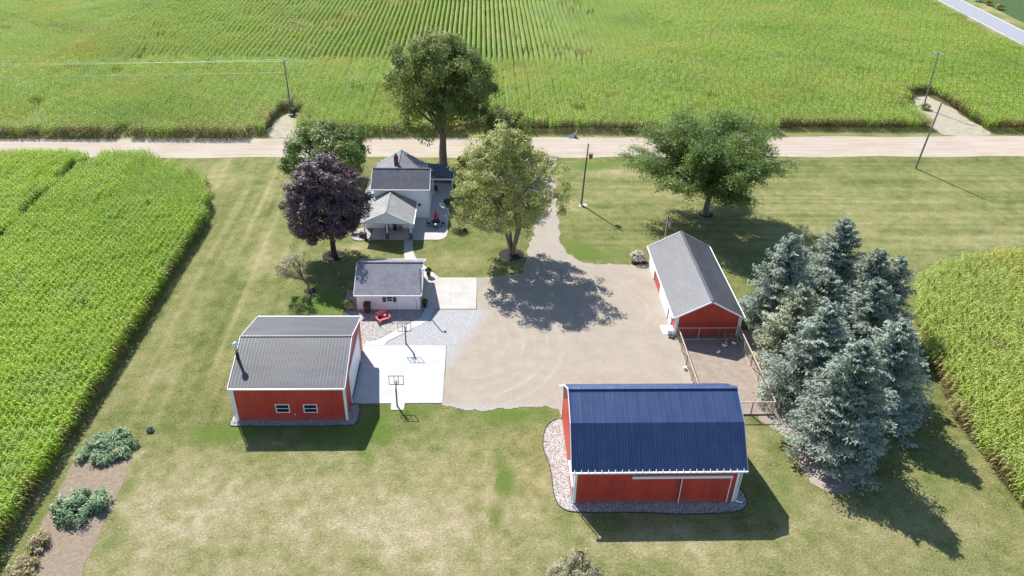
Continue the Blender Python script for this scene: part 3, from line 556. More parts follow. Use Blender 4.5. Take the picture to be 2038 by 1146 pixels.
for xx in (x0-.02, x1+.02):
    for a, b in zip(pts[:-1], pts[1:]): m.bar((xx, a[0], a[1]-.1), (xx, b[0], b[1]-.1), .05, .2)
m.build('fascia', 'white', rf)
m = MB()
for xe in (-15.05, -7.85): roof_slope(m, (xe, 99.0, 3.92), (xe, 105.4, 3.92), (-11.45, 105.4, 6.1), (-11.45, 98.97, 6.1), .1)
rn = m.build('roof', 'shingle_grey', T)
m = MB(); m.bar((-11.45, 98.8, 6.12), (-11.45, 105.4, 6.12), .22, .04); m.build('ridge_cap', 'shingle_grey', rn)
m = MB()
for xe in (-15.05, -7.85): m.bar((xe, 105.42, 3.8), (-11.45, 105.42, 6.0), .05, .2)
m.box(-7.83, -7.73, 99, 105.4, 3.72, 3.88); m.build('fascia', 'white', rn)
m = MB(); m.box(-11.95, -11.40, 100.1, 100.65, 5.4, 7.15); ch = m.build('chimney', 'brick', T)
m = MB(); m.box(-12.0, -11.35, 100.05, 100.7, 7.15, 7.25); m.cyl(-11.67, 100.37, 7.25, 7.6, .13, 10); m.build('chimney_cap', 'black', ch)
# west bump-out
m = MB(); m.prism([(-15.75, -.1), (-15.75, 2.7), (-14.42, 3.4), (-14.42, -.1)], 1, 96.6, 101.5); m.build('wall', 'white_siding', T)
m = MB(); roof_slope(m, (-16.0, 96.35, 2.72), (-16.0, 101.8, 2.72), (-14.42, 101.8, 3.55), (-14.42, 96.35, 3.55), .1); m.build('roof', 'shingle_pale', T)
# front wing with porch
m = MB(); m.prism([(-15.4, -.1), (-15.4, 2.3), (-12.15, 3.85), (-9.02, 2.3), (-9.02, -.1)], 1, 92.88, 95.94); m.build('wall', 'white_siding', T)
m = MB(); m.prism([(-15.4, 2.42), (-12.15, 3.92), (-9.02, 2.42)], 1, 89.78, 89.9); m.build('gable', 'white_siding', T)
m = MB()
for xe in (-15.72, -8.72): roof_slope(m, (xe, 89.55, 2.50), (xe, 95.94, 2.50), (-12.15, 95.94, 4.16), (-12.15, 89.55, 4.16), .1)
rw_ = m.build('roof', 'shingle_pale', T)
m = MB(); m.bar((-12.15, 89.55, 4.17), (-12.15, 95.94, 4.17), .22, .04); m.build('ridge_cap', 'shingle_pale', rw_)
m = MB(); m.bar((-15.72, 89.53, 2.40), (-12.15, 89.53, 4.06), .05, .2); m.bar((-8.72, 89.53, 2.40), (-12.15, 89.53, 4.06), .05, .2); m.box(-8.70, -8.60, 89.55, 95.9, 2.32, 2.46); m.build('fascia', 'white', rw_)
m = MB(); m.box(-15.35, -9.05, 89.75, 92.88, 2.34, 2.40); m.build('porch_ceiling', 'white', T)
for xx in (-15.1, -12.2, -9.15):
    m = MB(); m.cyl(xx, 89.95, .9, 2.36, .11, 10, .09); po = m.build('porch_post', 'white', T); m = MB(); m.box(xx-.2, xx+.2, 89.76, 90.15, .03, .92); m.build('post_base', 'stone', po)
window(T, ('S', 92.88), -10.15, -9.65, .95, 1.75, ''); window(T, ('S', 95.94), -8.62, -8.12, 1.75, 2.35, ''); window(T, ('S', 92.88), -14.6, -13.7, .8, 1.8, 'h')
m = MB(); m.box(-12.95, -12.05, 92.82, 92.9, .06, 2.1); m.build('front_door', 'white', T)
window(T, ('E', -7.12), 97.0, 97.9, .9, 2.3, 'h'); window(T, ('E', -7.12), 99.6, 100.5, .9, 2.3, 'h'); window(T, ('E', -7.12), 98.4, 99.4, 3.0, 4.1, 'h')
m = MB(); m.tube([(-6.85, 95.7, 4.3), (-7.02, 95.9, 4.0), (-7.02, 95.9, .2)], .05, 6); m.build('downspout', 'white', T)
# side porch
m = MB(); roof_slope(m, (-4.0, 103.1, 2.8), (-4.0, 107.3, 2.8), (-8.2, 107.3, 3.25), (-8.2, 103.1, 3.25), .14); sp = m.build('roof', 'shingle_dark', T)
m = MB(); m.box(-8.15, -3.95, 103.0, 103.1, 2.45, 2.66); m.box(-3.98, -3.88, 103.0, 107.3, 2.45, 2.66); m.build('fascia', 'white', sp)
for q in ((-4.15, 103.2), (-4.15, 107.1), (-6.95, 103.2)): m = MB(); m.box(q[0]-.07, q[0]+.07, q[1]-.07, q[1]+.07, .05, 2.5); m.build('porch_post', 'white', T)
m = MB(); m.box(-8.15, -4.0, 107.2, 107.3, .05, 1.0); m.build('porch_wall', 'stone', T)

# ================================================================ yard objects
def hoop(name, label, x, y, ht):
    T = thing(name, label, 'basketball hoop', (x, y, 0), 'basketball hoops at the concrete pad')
    m = MB(); m.bar((x, y, 0), (x, y, ht-1.0), .13); m.bar((x, y, ht-1.05), (x+.02, y+.55, ht-.55), .10); m.bar((x, y-.02, ht-1.5), (x, y+.5, ht-.95), .05); m.build('pole', 'rust' , T)
    m = MB(); w, h = .68, .52; z = ht-.55; yy = y+.62
    for a, b in (((-w, -h), (w, -h)), ((w, -h), (w, h)), ((w, h), (-w, h)), ((-w, h), (-w, -h)), ((-.2, -h), (-.2, h)), ((.2, -h), (.2, h))): m.bar((x+a[0], yy, z+a[1]), (x+b[0], yy, z+b[1]), .05, .05)
    bb = m.build('backboard_frame', 'black', T)
    m = MB(); m.tube([(x+.23*math.cos(a), yy+.33+.23*math.sin(a), z-.42) for a in np.linspace(0, 2*math.pi, 17)], .014, 6, caps=False); m.bar((x, yy, z-.42), (x, yy+.1, z-.42), .06); rm_ = m.build('rim', 'red_paint', bb)
    m = MB()
    for k in range(10):
        a = k*.628; m.tube([(x+.23*math.cos(a), yy+.33+.23*math.sin(a), z-.43), (x+.13*math.cos(a+.3), yy+.33+.13*math.sin(a+.3), z-.8)], .008, 4)
    m.build('net', 'white', rm_); return T
hoop('basketball_hoop', 'dark framed basketball hoop on the little concrete tab at the grass edge', -8.0, 57.05, 3.25)
h2 = hoop('basketball_hoop', 'basketball hoop with a rusty pole at the gravel end of the pad, near the garage', -7.96, 67.0, 3.2)
h2.rotation_euler.z = math.pi
for c in h2.children:
    if c.name.startswith('pole'): c.data.materials[0] = M['rust']
# red slatted garden bench
T = thing('garden_bench', 'red slatted garden loveseat on the tan stones south of the garage', 'bench', (-10.8, 71.25, 0), None, math.radians(28))
def local(bld, nm, mt, par): 
    ORG[par.name] = Vector((0, 0, 0)); return bld.build(nm, mt, par)
m = MB()
for k in range(5): m.box(-.62, .62, -.35+k*.14, -.24+k*.14, .40, .43)
local(m, 'seat', 'red_paint', T)
m = MB()
for k in range(4): m.hexa([(-.62, .33+k*.05, .46+k*.14), (.62, .33+k*.05, .46+k*.14), (.62, .36+k*.05, .46+k*.14), (-.62, .36+k*.05, .46+k*.14), (-.62, .37+k*.05, .57+k*.14), (.62, .37+k*.05, .57+k*.14), (.62, .40+k*.05, .57+k*.14), (-.62, .40+k*.05, .57+k*.14)])
for q in (-.6, 0, .6): m.bar((q, .36, .2), (q, .56, 1.02), .06, .03)
local(m, 'backrest', 'red_paint', T)
for s in (-1, 1):
    m = MB(); m.box(s*.70-.07, s*.70+.07, -.42, .42, .60, .63); local(m, 'armrest', 'red_paint', T)
    for yy in (-.36, .34): m = MB(); m.box(s*.66-.035, s*.66+.035, yy-.035, yy+.035, 0, .60); local(m, 'leg', 'red_paint', T)
m = MB(); m.ell((.3, .2, .56), (.2, .09, .16), 10, 6); local(m, 'cushion', 'flag_w', T); m = MB(); m.ell((-.3, .2, .56), (.2, .09, .16), 10, 6); local(m, 'cushion', 'flag_b', T)
T = thing('wheeled_bin', 'dark brown lidded bin against the white garage wall', 'bin', (-12.75, 73.0, 0))
m = MB(); m.hexa([(-13.02, 72.72, .08), (-12.48, 72.72, .08), (-12.48, 73.3, .08), (-13.02, 73.3, .08), (-13.1, 72.66, 1.02), (-12.4, 72.66, 1.02), (-12.4, 73.38, 1.02), (-13.1, 73.38, 1.02)]); m.build('bin_body', 'brown', T)
m = MB(); m.slab((-13.14, 72.6, 1.08), (-12.36, 72.6, 1.08), (-12.36, 73.42, 1.2), (-13.14, 73.42, 1.2), .06); m.box(-12.95, -12.55, 73.4, 73.46, 1.02, 1.08); m.build('bin_lid', 'brown', T)
for q in (-13.02, -12.48): m = MB(); m.tube([(q-.03, 73.32, .12), (q+.03, 73.32, .12)], .12, 12); m.build('wheel', 'black', T)

def rosette(nm, mat, c, r, rz, n, size, seed, parent, org, up=.5):
    rng = np.random.default_rng(seed); d = rng.normal(size=(n, 3)); d /= np.linalg.norm(d, axis=1)[:, None]; d[:, 2] = np.abs(d[:, 2])*1.0-.25; R = rng.random(n)**.33
    lump = .8+.3*np.sin(d[:, 0]*4+seed)*np.cos(d[:, 1]*5+seed*2)
    C = np.array(c)+d*(R*lump)[:, None]*np.array([r, r, rz]); return leafmesh(nm, C, d+np.array([0, 0, up])+rng.normal(size=(n, 3))*.6, size*(.7+.6*rng.random(n)), rng.random(n), mat, rng, .5, None, 'd', parent, org)
def potted(label, x, y, seed, r=.42):
    T = thing('potted_plant', label, 'potted plant', (x, y, .05), 'potted plants by the garage doors' if x > -7.5 else None)
    m = MB(); m.tube([(x, y, .05), (x, y, .45), (x, y, .5)], [.18, .26, .28], 14); m.build('pot', 'pot', T); rosette('foliage', 'lf_bush', (x, y, .85), r, .5, 420, .2, seed, T, (x, y, .05)); return T
potted('potted green plant at the far corner of the garage beside the walk', -6.35, 80.75, 4, .5)
potted('potted green plant at the near corner of the garage beside the gravel', -6.4, 74.0, 5, .42)
potted('dark potted fern on the shaded porch between the chairs', -11.45, 92.3, 6, .33)

# shrubs
def shrub(nm, label, cat, x, y, r, rz, mat, n, size, seed, flower=None, group=None, lift=.0):
    T = thing(nm, label, cat, (x, y, 0), group); rng = random.Random(seed); m = MB()
    for k in range(6): a = k*1.05; m.tube([(x, y, 0), (x+.35*r*math.cos(a), y+.35*r*math.sin(a), .5*rz+lift), (x+.7*r*math.cos(a), y+.7*r*math.sin(a), 1.1*rz+lift)], [.03, .02, .008], 5)
    m.build('stem', 'bark', T); rosette('foliage', mat, (x, y, rz*.75+lift), r, rz, n, size, seed, T, (x, y, 0))
    if flower:
        rg = np.random.default_rng(seed+5); d = rg.normal(size=(flower, 3)); d /= np.linalg.norm(d, axis=1)[:, None]; d[:, 2] = np.abs(d[:, 2]); c = np.array((x, y, rz*.75+lift))+d*np.array((r, r, rz))*1.02
        C = (c[:, None, :]+rg.normal(size=(flower, 9, 3))*.08).reshape(-1, 3); leafmesh('bloom', C, np.repeat(d, 9, 0)+rg.normal(size=(flower*9, 3))*.5, .13, rg.random(flower*9), 'lf_white', rg, .8, None, 'd', T, (x, y, 0))
    return T
shrub('hydrangea', 'round shrub covered in cream white blooms by the machine shed corner', 'shrub', 19.85, 84.3, 1.0, .75, 'lf_bush', 900, .2, 11, 130)
shrub('variegated_shrub', 'pale yellow variegated shrub at the left wall of the garage', 'shrub', -14.85, 73.7, .85, .95, 'lf_cream', 1300, .24, 12)
shrub('lilac_bush', 'loose dull grey green bush behind the pale yellow shrub', 'shrub', -14.85, 77.0, .8, 1.0, 'lf_silver', 700, .2, 13)
shrub('rusty_grass_clump', 'rust brown ornamental grass clump in the stone bed left of the porch', 'shrub', -15.7, 90.7, .55, .4, 'lf_rust', 500, .25, 14)
shrub('small_shrub', 'bright green shrub between the purple leaved tree and the stone bed', 'shrub', -16.9, 91.5, .6, .7, 'lf_yellow', 500, .2, 15)
shrub('patio_shrub', 'dark rounded shrub on the right edge of the patio', 'shrub', -4.75, 99.6, .75, .85, 'lf_bush', 900, .2, 16)
shrub('spiky_grass_clump', 'small upright green tuft on the lawn beside the vegetable rows', 'grass clump', -30.1, 53.9, .34, .42, 'lf_veg', 420, .22, 17, lift=-.12)
shrub('flowering_clump', 'small clump with pinkish flowers on the lawn near the patio', 'shrub', -2.1, 92.2, .35, .3, 'lf_rust', 200, .16, 18)
shrub('roadside_shrub', 'golden yellow shrub behind the pale green tree near the road', 'shrub', -2.4, 110.5, 2.0, 2.0, 'lf_gold', 2600, .32, 19)
shrub('roadside_weed', 'dark green weed at the foot of the left utility pole', 'weed', -33.6, 135.6, 1.2, 1.0, 'lf_bush', 600, .35, 20)
shrub('field_weed', 'dark green weed clump on the corn edge left of the right hand utility pole', 'weed', 79.9, 140.5, 2.0, 1.3, 'lf_bush', 900, .4, 21)
shrub('pole_weed', 'low pale weeds around the foot of the right hand utility pole', 'weed', 85.0, 141.8, 1.3, .8, 'lf_yellow', 500, .35, 22)
for i, (x, y, r, z) in enumerate([(146.9, 236, 1.6, 1.3), (147.6, 231, 1.3, 1.1), (148.0, 226, 1.5, 1.2)]):
    shrub('ditch_weed', 'yellow green weed clump beside the paved road, ' + ['farthest', 'middle', 'nearest'][i] + ' of three', 'weed', x, y, r, z, 'lf_gold', 300, .5, 40+i, None, 'weeds beside the paved road')
# patio furniture
def chair(label, x, y, rz, seed, mat='black', group='chairs on the patio and porch'):
    T = thing('chair', label, 'chair', (x, y, .056), group, rz); ORG[T.name] = Vector((0, 0, 0))
    m = MB(); m.box(-.24, .24, -.24, .24, .42, .46); m.build('seat', mat, T); m = MB()
    for k in range(5): m.bar((-.22+k*.11, -.24, .46), (-.22+k*.11, -.32, .95), .04, .02)
    m.bar((-.25, -.32, .95), (.25, -.32, .95), .05); m.build('backrest', mat, T)
    for a in (-1, 1):
        for b in (-1, 1): m = MB(); m.bar((a*.21, b*.21, .42), (a*.24, b*.25, 0), .04); m.build('leg', mat, T)
        m = MB(); m.bar((a*.27, -.28, .66), (a*.27, .2, .66), .05, .03); m.bar((a*.27, .18, .64), (a*.25, .2, .4), .03); m.build('armrest', mat, T)
    return T
px, py = -6.08, 93.55
chair('black patio chair left of the patio table', px-.95, py-.1, -math.pi/2, 1); chair('black patio chair right of the patio table', px+.98, py-.05, math.pi/2, 2)
chair('black patio chair behind the patio table', px+.1, py+.9, math.pi, 3)
chair('dark red porch chair right of the potted fern', -10.75, 92.2, math.pi, 4, 'red_paint'); chair('black porch chair left of the potted fern', -12.45, 92.0, math.pi, 5)
T = thing('patio_table', 'black patio table under the folded red umbrella', 'table', (px, py, .056))
m = MB(); m.tube([(px, py, .70), (px, py, .75)], .62, 24); m.build('tabletop', 'black', T)
for a in range(4): m = MB(); m.bar((px+.15*math.cos(a*1.57+.78), py+.15*math.sin(a*1.57+.78), .7), (px+.45*math.cos(a*1.57+.78), py+.45*math.sin(a*1.57+.78), .06), .05); m.build('leg', 'black', T)
T = thing('patio_umbrella', 'folded red umbrella standing up through the patio table', 'umbrella', (px, py, .056))
m = MB(); m.cyl(px, py, .06, 2.55, .025, 8); m.build('pole', 'steel', T)
m = MB(); m.tube([(px, py, 1.0), (px, py, 1.1), (px, py, 1.7), (px, py, 2.3), (px, py, 2.5)], [.16, .24, .19, .09, .02], 12); m.build('canopy', 'red_cloth', T)
m = MB(); m.cyl(px, py, .06, .14, .25, 16); m.build('base', 'black', T)
T = thing('grill', 'small round black kettle grill with a pale lid in front of the patio table', 'grill', (-6.0, 92.55, .056))
m = MB(); m.ell((-6.0, 92.55, .72), (.28, .28, .2), 14, 8); m.build('bowl', 'black', T, True); m = MB(); m.ell((-6.0, 92.55, .80), (.27, .27, .17), 14, 8); m.build('lid', 'steel', T, True)
for a in range(3): m = MB(); m.bar((-6+.15*math.cos(a*2.1), 92.55+.15*math.sin(a*2.1), .6), (-6+.3*math.cos(a*2.1), 92.55+.3*math.sin(a*2.1), .06), .03); m.build('leg', 'black', T)
T = thing('porch_planter', 'small dark red planter of flowers on the side patio', 'planter', (-6.6, 104.6, .056)); m = MB(); m.tube([(-6.6, 104.6, .06), (-6.6, 104.6, .4)], [.2, .3], 12); m.build('pot', 'pot', T); rosette('foliage', 'lf_purple', (-6.6, 104.6, .6), .4, .35, 160, .18, 9, T, (-6.6, 104.6, .056)); rosette('bloom', 'red_cloth', (-6.6, 104.6, .68), .42, .35, 60, .14, 10, T, (-6.6, 104.6, .056))
for i, (x, y, r, lb) in enumerate([(-4.75, 98.4, .16, 'small white garden stone just below the patio shrub'), (-4.85, 96.3, .2, 'larger white garden stone on the patio edge, middle of the row'), (-4.55, 95.4, .14, 'small white garden stone nearest the patio table')]):
    m = MB(); m.ell((x, y, .12), (r, r*.8, r*.7), 9, 6); o = m.build('garden_stone', 'white', None, True); props(o, lb, 'stone', 'white stones along the patio')

# poultry yard -------------------------------------------------
def fence(label, a, b, n, hgt, gate=False):
    T = thing('wire_fence', label, 'fence', ((a[0]+b[0])/2, (a[1]+b[1])/2, 0), 'wire fences of the poultry yard'); a3, b3 = Vector((*a, 0)), Vector((*b, 0)); up = Vector((0, 0, hgt))
    for i in range(n+1): q = a3.lerp(b3, i/n); m = MB(); m.bar(q, q+up, .09); m.build('post', 'wood' if i % 2 else 'wood_old', T)
    m = MB(); m.bar(a3+up, b3+up, .09, .08); m.build('top_rail', 'wood', T); m = MB(); m.bar(a3+Vector((0, 0, .1)), b3+Vector((0, 0, .1)), .05, .16); m.build('bottom_rail', 'wood', T)
    m = MB(); L = (b3-a3).length
    for k in range(1, 9): m.bar(a3+Vector((0, 0, hgt*k/9)), b3+Vector((0, 0, hgt*k/9)), .008)
    for k in range(int(L/.22)): q = a3.lerp(b3, (k+.5)*.22/L); m.bar(q+Vector((0, 0, .12)), q+up, .008)
    m.build('wire_panel', 'mesh', T)
    return T
fence('pale lumber and wire fence on the driveway side of the poultry yard', (21.3, 67.95), (21.2, 55.7), 5, 1.5)
fence('pale lumber and wire fence on the spruce side of the poultry yard', (27.95, 67.75), (27.95, 55.54), 5, 1.6)
fence('short brown wire fence closing the poultry yard at the blue roofed barn', (21.6, 55.52), (27.9, 55.52), 3, 1.6)
fence('lumber and wire fence panel just in front of the red shed end wall', (21.35, 67.6), (27.9, 67.62), 3, 1.6)
T = thing('roost_stand', 'brown lumber roosting stand against the red shed end wall', 'roost', (26.6, 67.0, 0))
for q in (26.2, 27.0):
    for s in (-.35, .35): m = MB(); m.bar((q, 67.0+s, 0), (q, 67.0, 1.25), .07); m.build('leg', 'wood_old', T)
for z in (.45, .85, 1.25): m = MB(); m.bar((26.0, 67.0-(1.25-z)*.28, z), (27.2, 67.0-(1.25-z)*.28, z), .06); m.build('perch', 'wood_old', T)
def chicken(label, x, y, rz, first=None):
    if first is None:
        T = thing('chicken', label, 'chicken', (x, y, .02), 'white chickens in the poultry yard', rz); ORG[T.name] = Vector((0, 0, 0)); m = MB()
        m.tube([(-.26, 0, .38), (-.20, 0, .33), (-.08, 0, .27), (.06, 0, .26), (.15, 0, .31), (.19, 0, .40), (.21, 0, .46), (.235, 0, .47)], [.015, .07, .125, .13, .10, .06, .048, .012], 12)
        m.build('body', 'feather', T, True)
        m = MB(); m.hexa([(-.3, -.02, .36), (-.16, -.05, .30), (-.16, .05, .30), (-.3, .02, .36), (-.34, -.02, .50), (-.22, -.03, .42), (-.22, .03, .42), (-.34, .02, .50)]); m.build('tail', 'feather', T)
        m = MB(); m.tube([(.235, 0, .465), (.28, 0, .45)], [.018, .004], 6); m.build('beak', 'beak', T); m = MB(); m.hexa([(.17, -.008, .5), (.24, -.008, .5), (.24, .008, .5), (.17, .008, .5), (.16, -.006, .55), (.23, -.006, .54), (.23, .006, .54), (.16, .006, .55)]); m.build('comb', 'comb', T)
        for s in (-.05, .05): m = MB(); m.tube([(.0, s, .2), (-.02, s, .1), (.01, s, .01)], [.018, .012, .01], 6); m.tube([(.01, s, .01), (.07, s, .006)], [.01, .004], 5); m.build('leg', 'beak', T)
        return T
    c = copy_tree(first, None, label=label); c.location = (x, y, .02); c.rotation_euler = (0, 0, rz); return c
ck = chicken('white chicken standing in the sun at the edge of the shed shadow', 25.12, 65.05, .6)
for lb, x, y, a in (('white chicken in the shed shadow, nearest the sunny edge', 26.06, 66.2, 2.6), ('white chicken in the shed shadow, middle of the three there', 26.39, 66.75, 4.4), ('white chicken in the shed shadow closest to the roosting stand', 27.2, 66.62, 5.6)):
    chicken(lb, x, y, a, ck)
T = thing('chest_cooler', 'white chest cooler on a small slab at the near corner of the machine shed', 'cooler', (20.72, 68.95, .045))
m = MB(); m.box(20.42, 21.0, 68.5, 69.35, .05, .55); m.build('cooler_body', 'white', T); m = MB(); m.box(20.38, 21.03, 68.46, 69.39, .56, .68); m.build('cooler_lid', 'white', T)
for i, (x, y) in enumerate(((20.6, 68.0), (20.85, 67.85))):
    m = MB(); m.ell((x, y, .12), (.2, .16, .14), 9, 6); props(m.build('field_stone', 'stone', None, True), ['dark field stone left of the fence corner post', 'dark field stone touching the fence corner post'][i], 'stone', 'dark stones by the shed corner')
T = thing('feed_bucket', 'small white bucket outside the driveway side fence', 'bucket', (21.0, 62.5, .02)); m = MB(); m.tube([(21.0, 62.5, .02), (21.0, 62.5, .36)], [.13, .16], 14); m.build('bucket_body', 'cream', T); m = MB(); m.tube([(20.85, 62.5, .34), (20.9, 62.5, .46), (21.0, 62.5, .5), (21.1, 62.5, .46), (21.15, 62.5, .34)], .01, 5); m.build('handle', 'steel', T)
# flagpole
T = thing('flagpole', 'thin white flagpole behind the far end of the machine shed', 'flagpole', (23.3, 86, 0)); m = MB(); m.tube([(23.3, 86, 0), (23.3, 86, 5.85)], [.05, .03], 8); m.build('pole', 'white', T); m = MB(); m.ell((23.3, 86, 5.92), (.07, .07, .07), 8, 6); m.build('finial', 'steel', T)
m = MB(); ny, nx = 13, 8
def fp(i, j): u = j/nx; return (23.34+.55*u+.04*math.sin(j*1.3), 86+.10*math.sin(j*1.9+i*.2), 5.6-i*.075-1.05*u**1.2-.1*math.sin(u*4))
for i in range(ny):
    for j in range(nx): m.poly([fp(i, j), fp(i, j+1), fp(i+1, j+1), fp(i+1, j)], 2 if (i < 7 and j < 4) else (0 if i % 2 == 0 else 1))
fl = m.build('flag', ['flag_r', 'flag_w', 'flag_b'], T); m = MB()
for i in range(3):
    for j in range(3): q = fp(1.2+i*2, .7+j); m.ell((q[0], q[1]-.012, q[2]), (.03, .006, .03), 6, 4)
m.build('star', 'flag_w', fl)

# utility poles and wires --------------------------------------
def upole(nm, label, x, y, h, top=(0, 0), arm=None, mat='pole_wood', r=.15, grp='utility poles'):
    T = thing(nm, label, 'utility pole', (x, y, 0), grp); m = MB(); m.tube([(x, y, -.2), (x+top[0]*.5, y+top[1]*.5, h*.5), (x+top[0], y+top[1], h)], [r, r*.85, r*.68], 10); m.build('pole', mat, T)
    if arm:
        ux, uy, L = arm; tx, ty = x+top[0], y+top[1]; m = MB(); m.bar((tx-ux*L, ty-uy*L-.0, h-.35), (tx+ux*L, ty+uy*L, h-.35), .14, .16); m.bar((tx-ux*L*.6, ty-uy*L*.6, h-.4), (tx, ty, h-1.1), .05); m.bar((tx+ux*L*.6, ty+uy*L*.6, h-.4), (tx, ty, h-1.1), .05); ca = m.build('crossarm', 'steel', T)
        for s in (-.9, -.45, .45, .9): m = MB(); m.tube([(tx+ux*L*s, ty+uy*L*s, h-.28), (tx+ux*L*s, ty+uy*L*s, h-.08)], [.06, .04], 8); m.build('insulator', 'white', ca)
    return T
PL = (-34.3, 137.2); PR = (85.1, 142.3)
upole('utility_pole', 'grey utility pole with a crossarm rising from the corn on the left', *PL, 9.5, (-.1, .1), (.45, .9, .9)); upole('utility_pole', 'pale utility pole with a crossarm standing in the clearing on the right', *PR, 10.7, (-.35, .1), (.75, -.65, .95)); upole('utility_pole', 'bare grey utility pole without a crossarm on the lawn by the road', 69.9, 113.8, 11.4, (-.1, -1.4), None, 'pole_wood', .16)
PW = (-190, 131.5)
T = thing('yard_pole', 'slim dark wooden pole on the lawn with a faded red can near its top', 'pole', (14.41, 100.27, 0)); m = MB(); m.tube([(14.41, 100.27, -.2), (14.55, 100.27, 4.6), (14.75, 100.25, 9.3)], [.13, .11, .085], 10); m.build('pole', 'pole_dark', T)
m = MB(); m.tube([(15.2, 100.2, 7.15), (15.2, 100.2, 7.85)], [.24, .30], 14); m.bar((14.7, 100.25, 7.6), (15.0, 100.2, 7.6), .06); m.build('hanging_can', 'can_red', T); m = MB(); m.bar((14.2, 100.25, 8.35), (15.2, 100.25, 8.5), .05); m.ell((14.2, 100.25, 8.4), (.08, .08, .08), 8, 6); m.ell((15.2, 100.25, 8.55), (.08, .08, .08), 8, 6); m.build('crossbar', 'cream', T)
m = MB(); m.box(14.1, 14.34, 100.05, 100.25, .5, 1.1); m.box(14.18, 14.26, 100.1, 100.2, 0, .5); m.build('meter_box', 'steel', T)
sheet('concrete_slab', [(14.0, 99.5), (15.1, 99.6), (15.2, 100.5), (14.1, 100.4)], .04, 'walk')
def wire(label, a, b, sag, r=.013, grp='overhead wires'):
    a, b = Vector(a), Vector(b); m = MB(); n = 24; m.tube([a.lerp(b, i/n)-Vector((0, 0, sag*4*(i/n)*(1-i/n))) for i in range(n+1)], r, 5); props(m.build('overhead_wire', 'wire', None), label, 'wire', grp)
wire('upper overhead wire running left from the left utility pole', (PL[0]-.4, PL[1]-.6, 9.3), (-190, 131, 9.6), .6); wire('second overhead wire running left from the left utility pole, just under the top one', (PL[0]+.2, PL[1]+.6, 9.3), (-190, 132.5, 9.3), 1.3); wire('lowest overhead wire running left from partway down the left utility pole', (PL[0], PL[1], 7.2), (-190, 132, 7.0), .9, .009)
wire('upper overhead wire between the two crossarm poles', (PL[0]-.4, PL[1]-.6, 9.3), (PR[0]-.9, PR[1]+.4, 10.6), 1.4, .008); wire('lower overhead wire between the two crossarm poles', (PL[0], PL[1], 7.2), (PR[0]-.3, PR[1], 8.2), 1.2, .008)
# culvert at the road edge
T = thing('culvert_end', 'dark grey sloped concrete culvert end at the far road edge', 'culvert', (15.1, 125.9, 0)); m = MB(); m.hexa([(14.0, 125.3, -.1), (16.2, 125.3, -.1), (16.2, 126.6, -.1), (14.0, 126.6, -.1), (15.9, 125.5, .12), (16.2, 125.5, .7), (16.2, 126.5, .9), (15.7, 126.5, .35)]); m.build('headwall', 'stone', T); m = MB(); m.bar((16.28, 126.0, 0), (16.28, 126.0, 1.35), .08); m.build('marker_post', 'white', T)

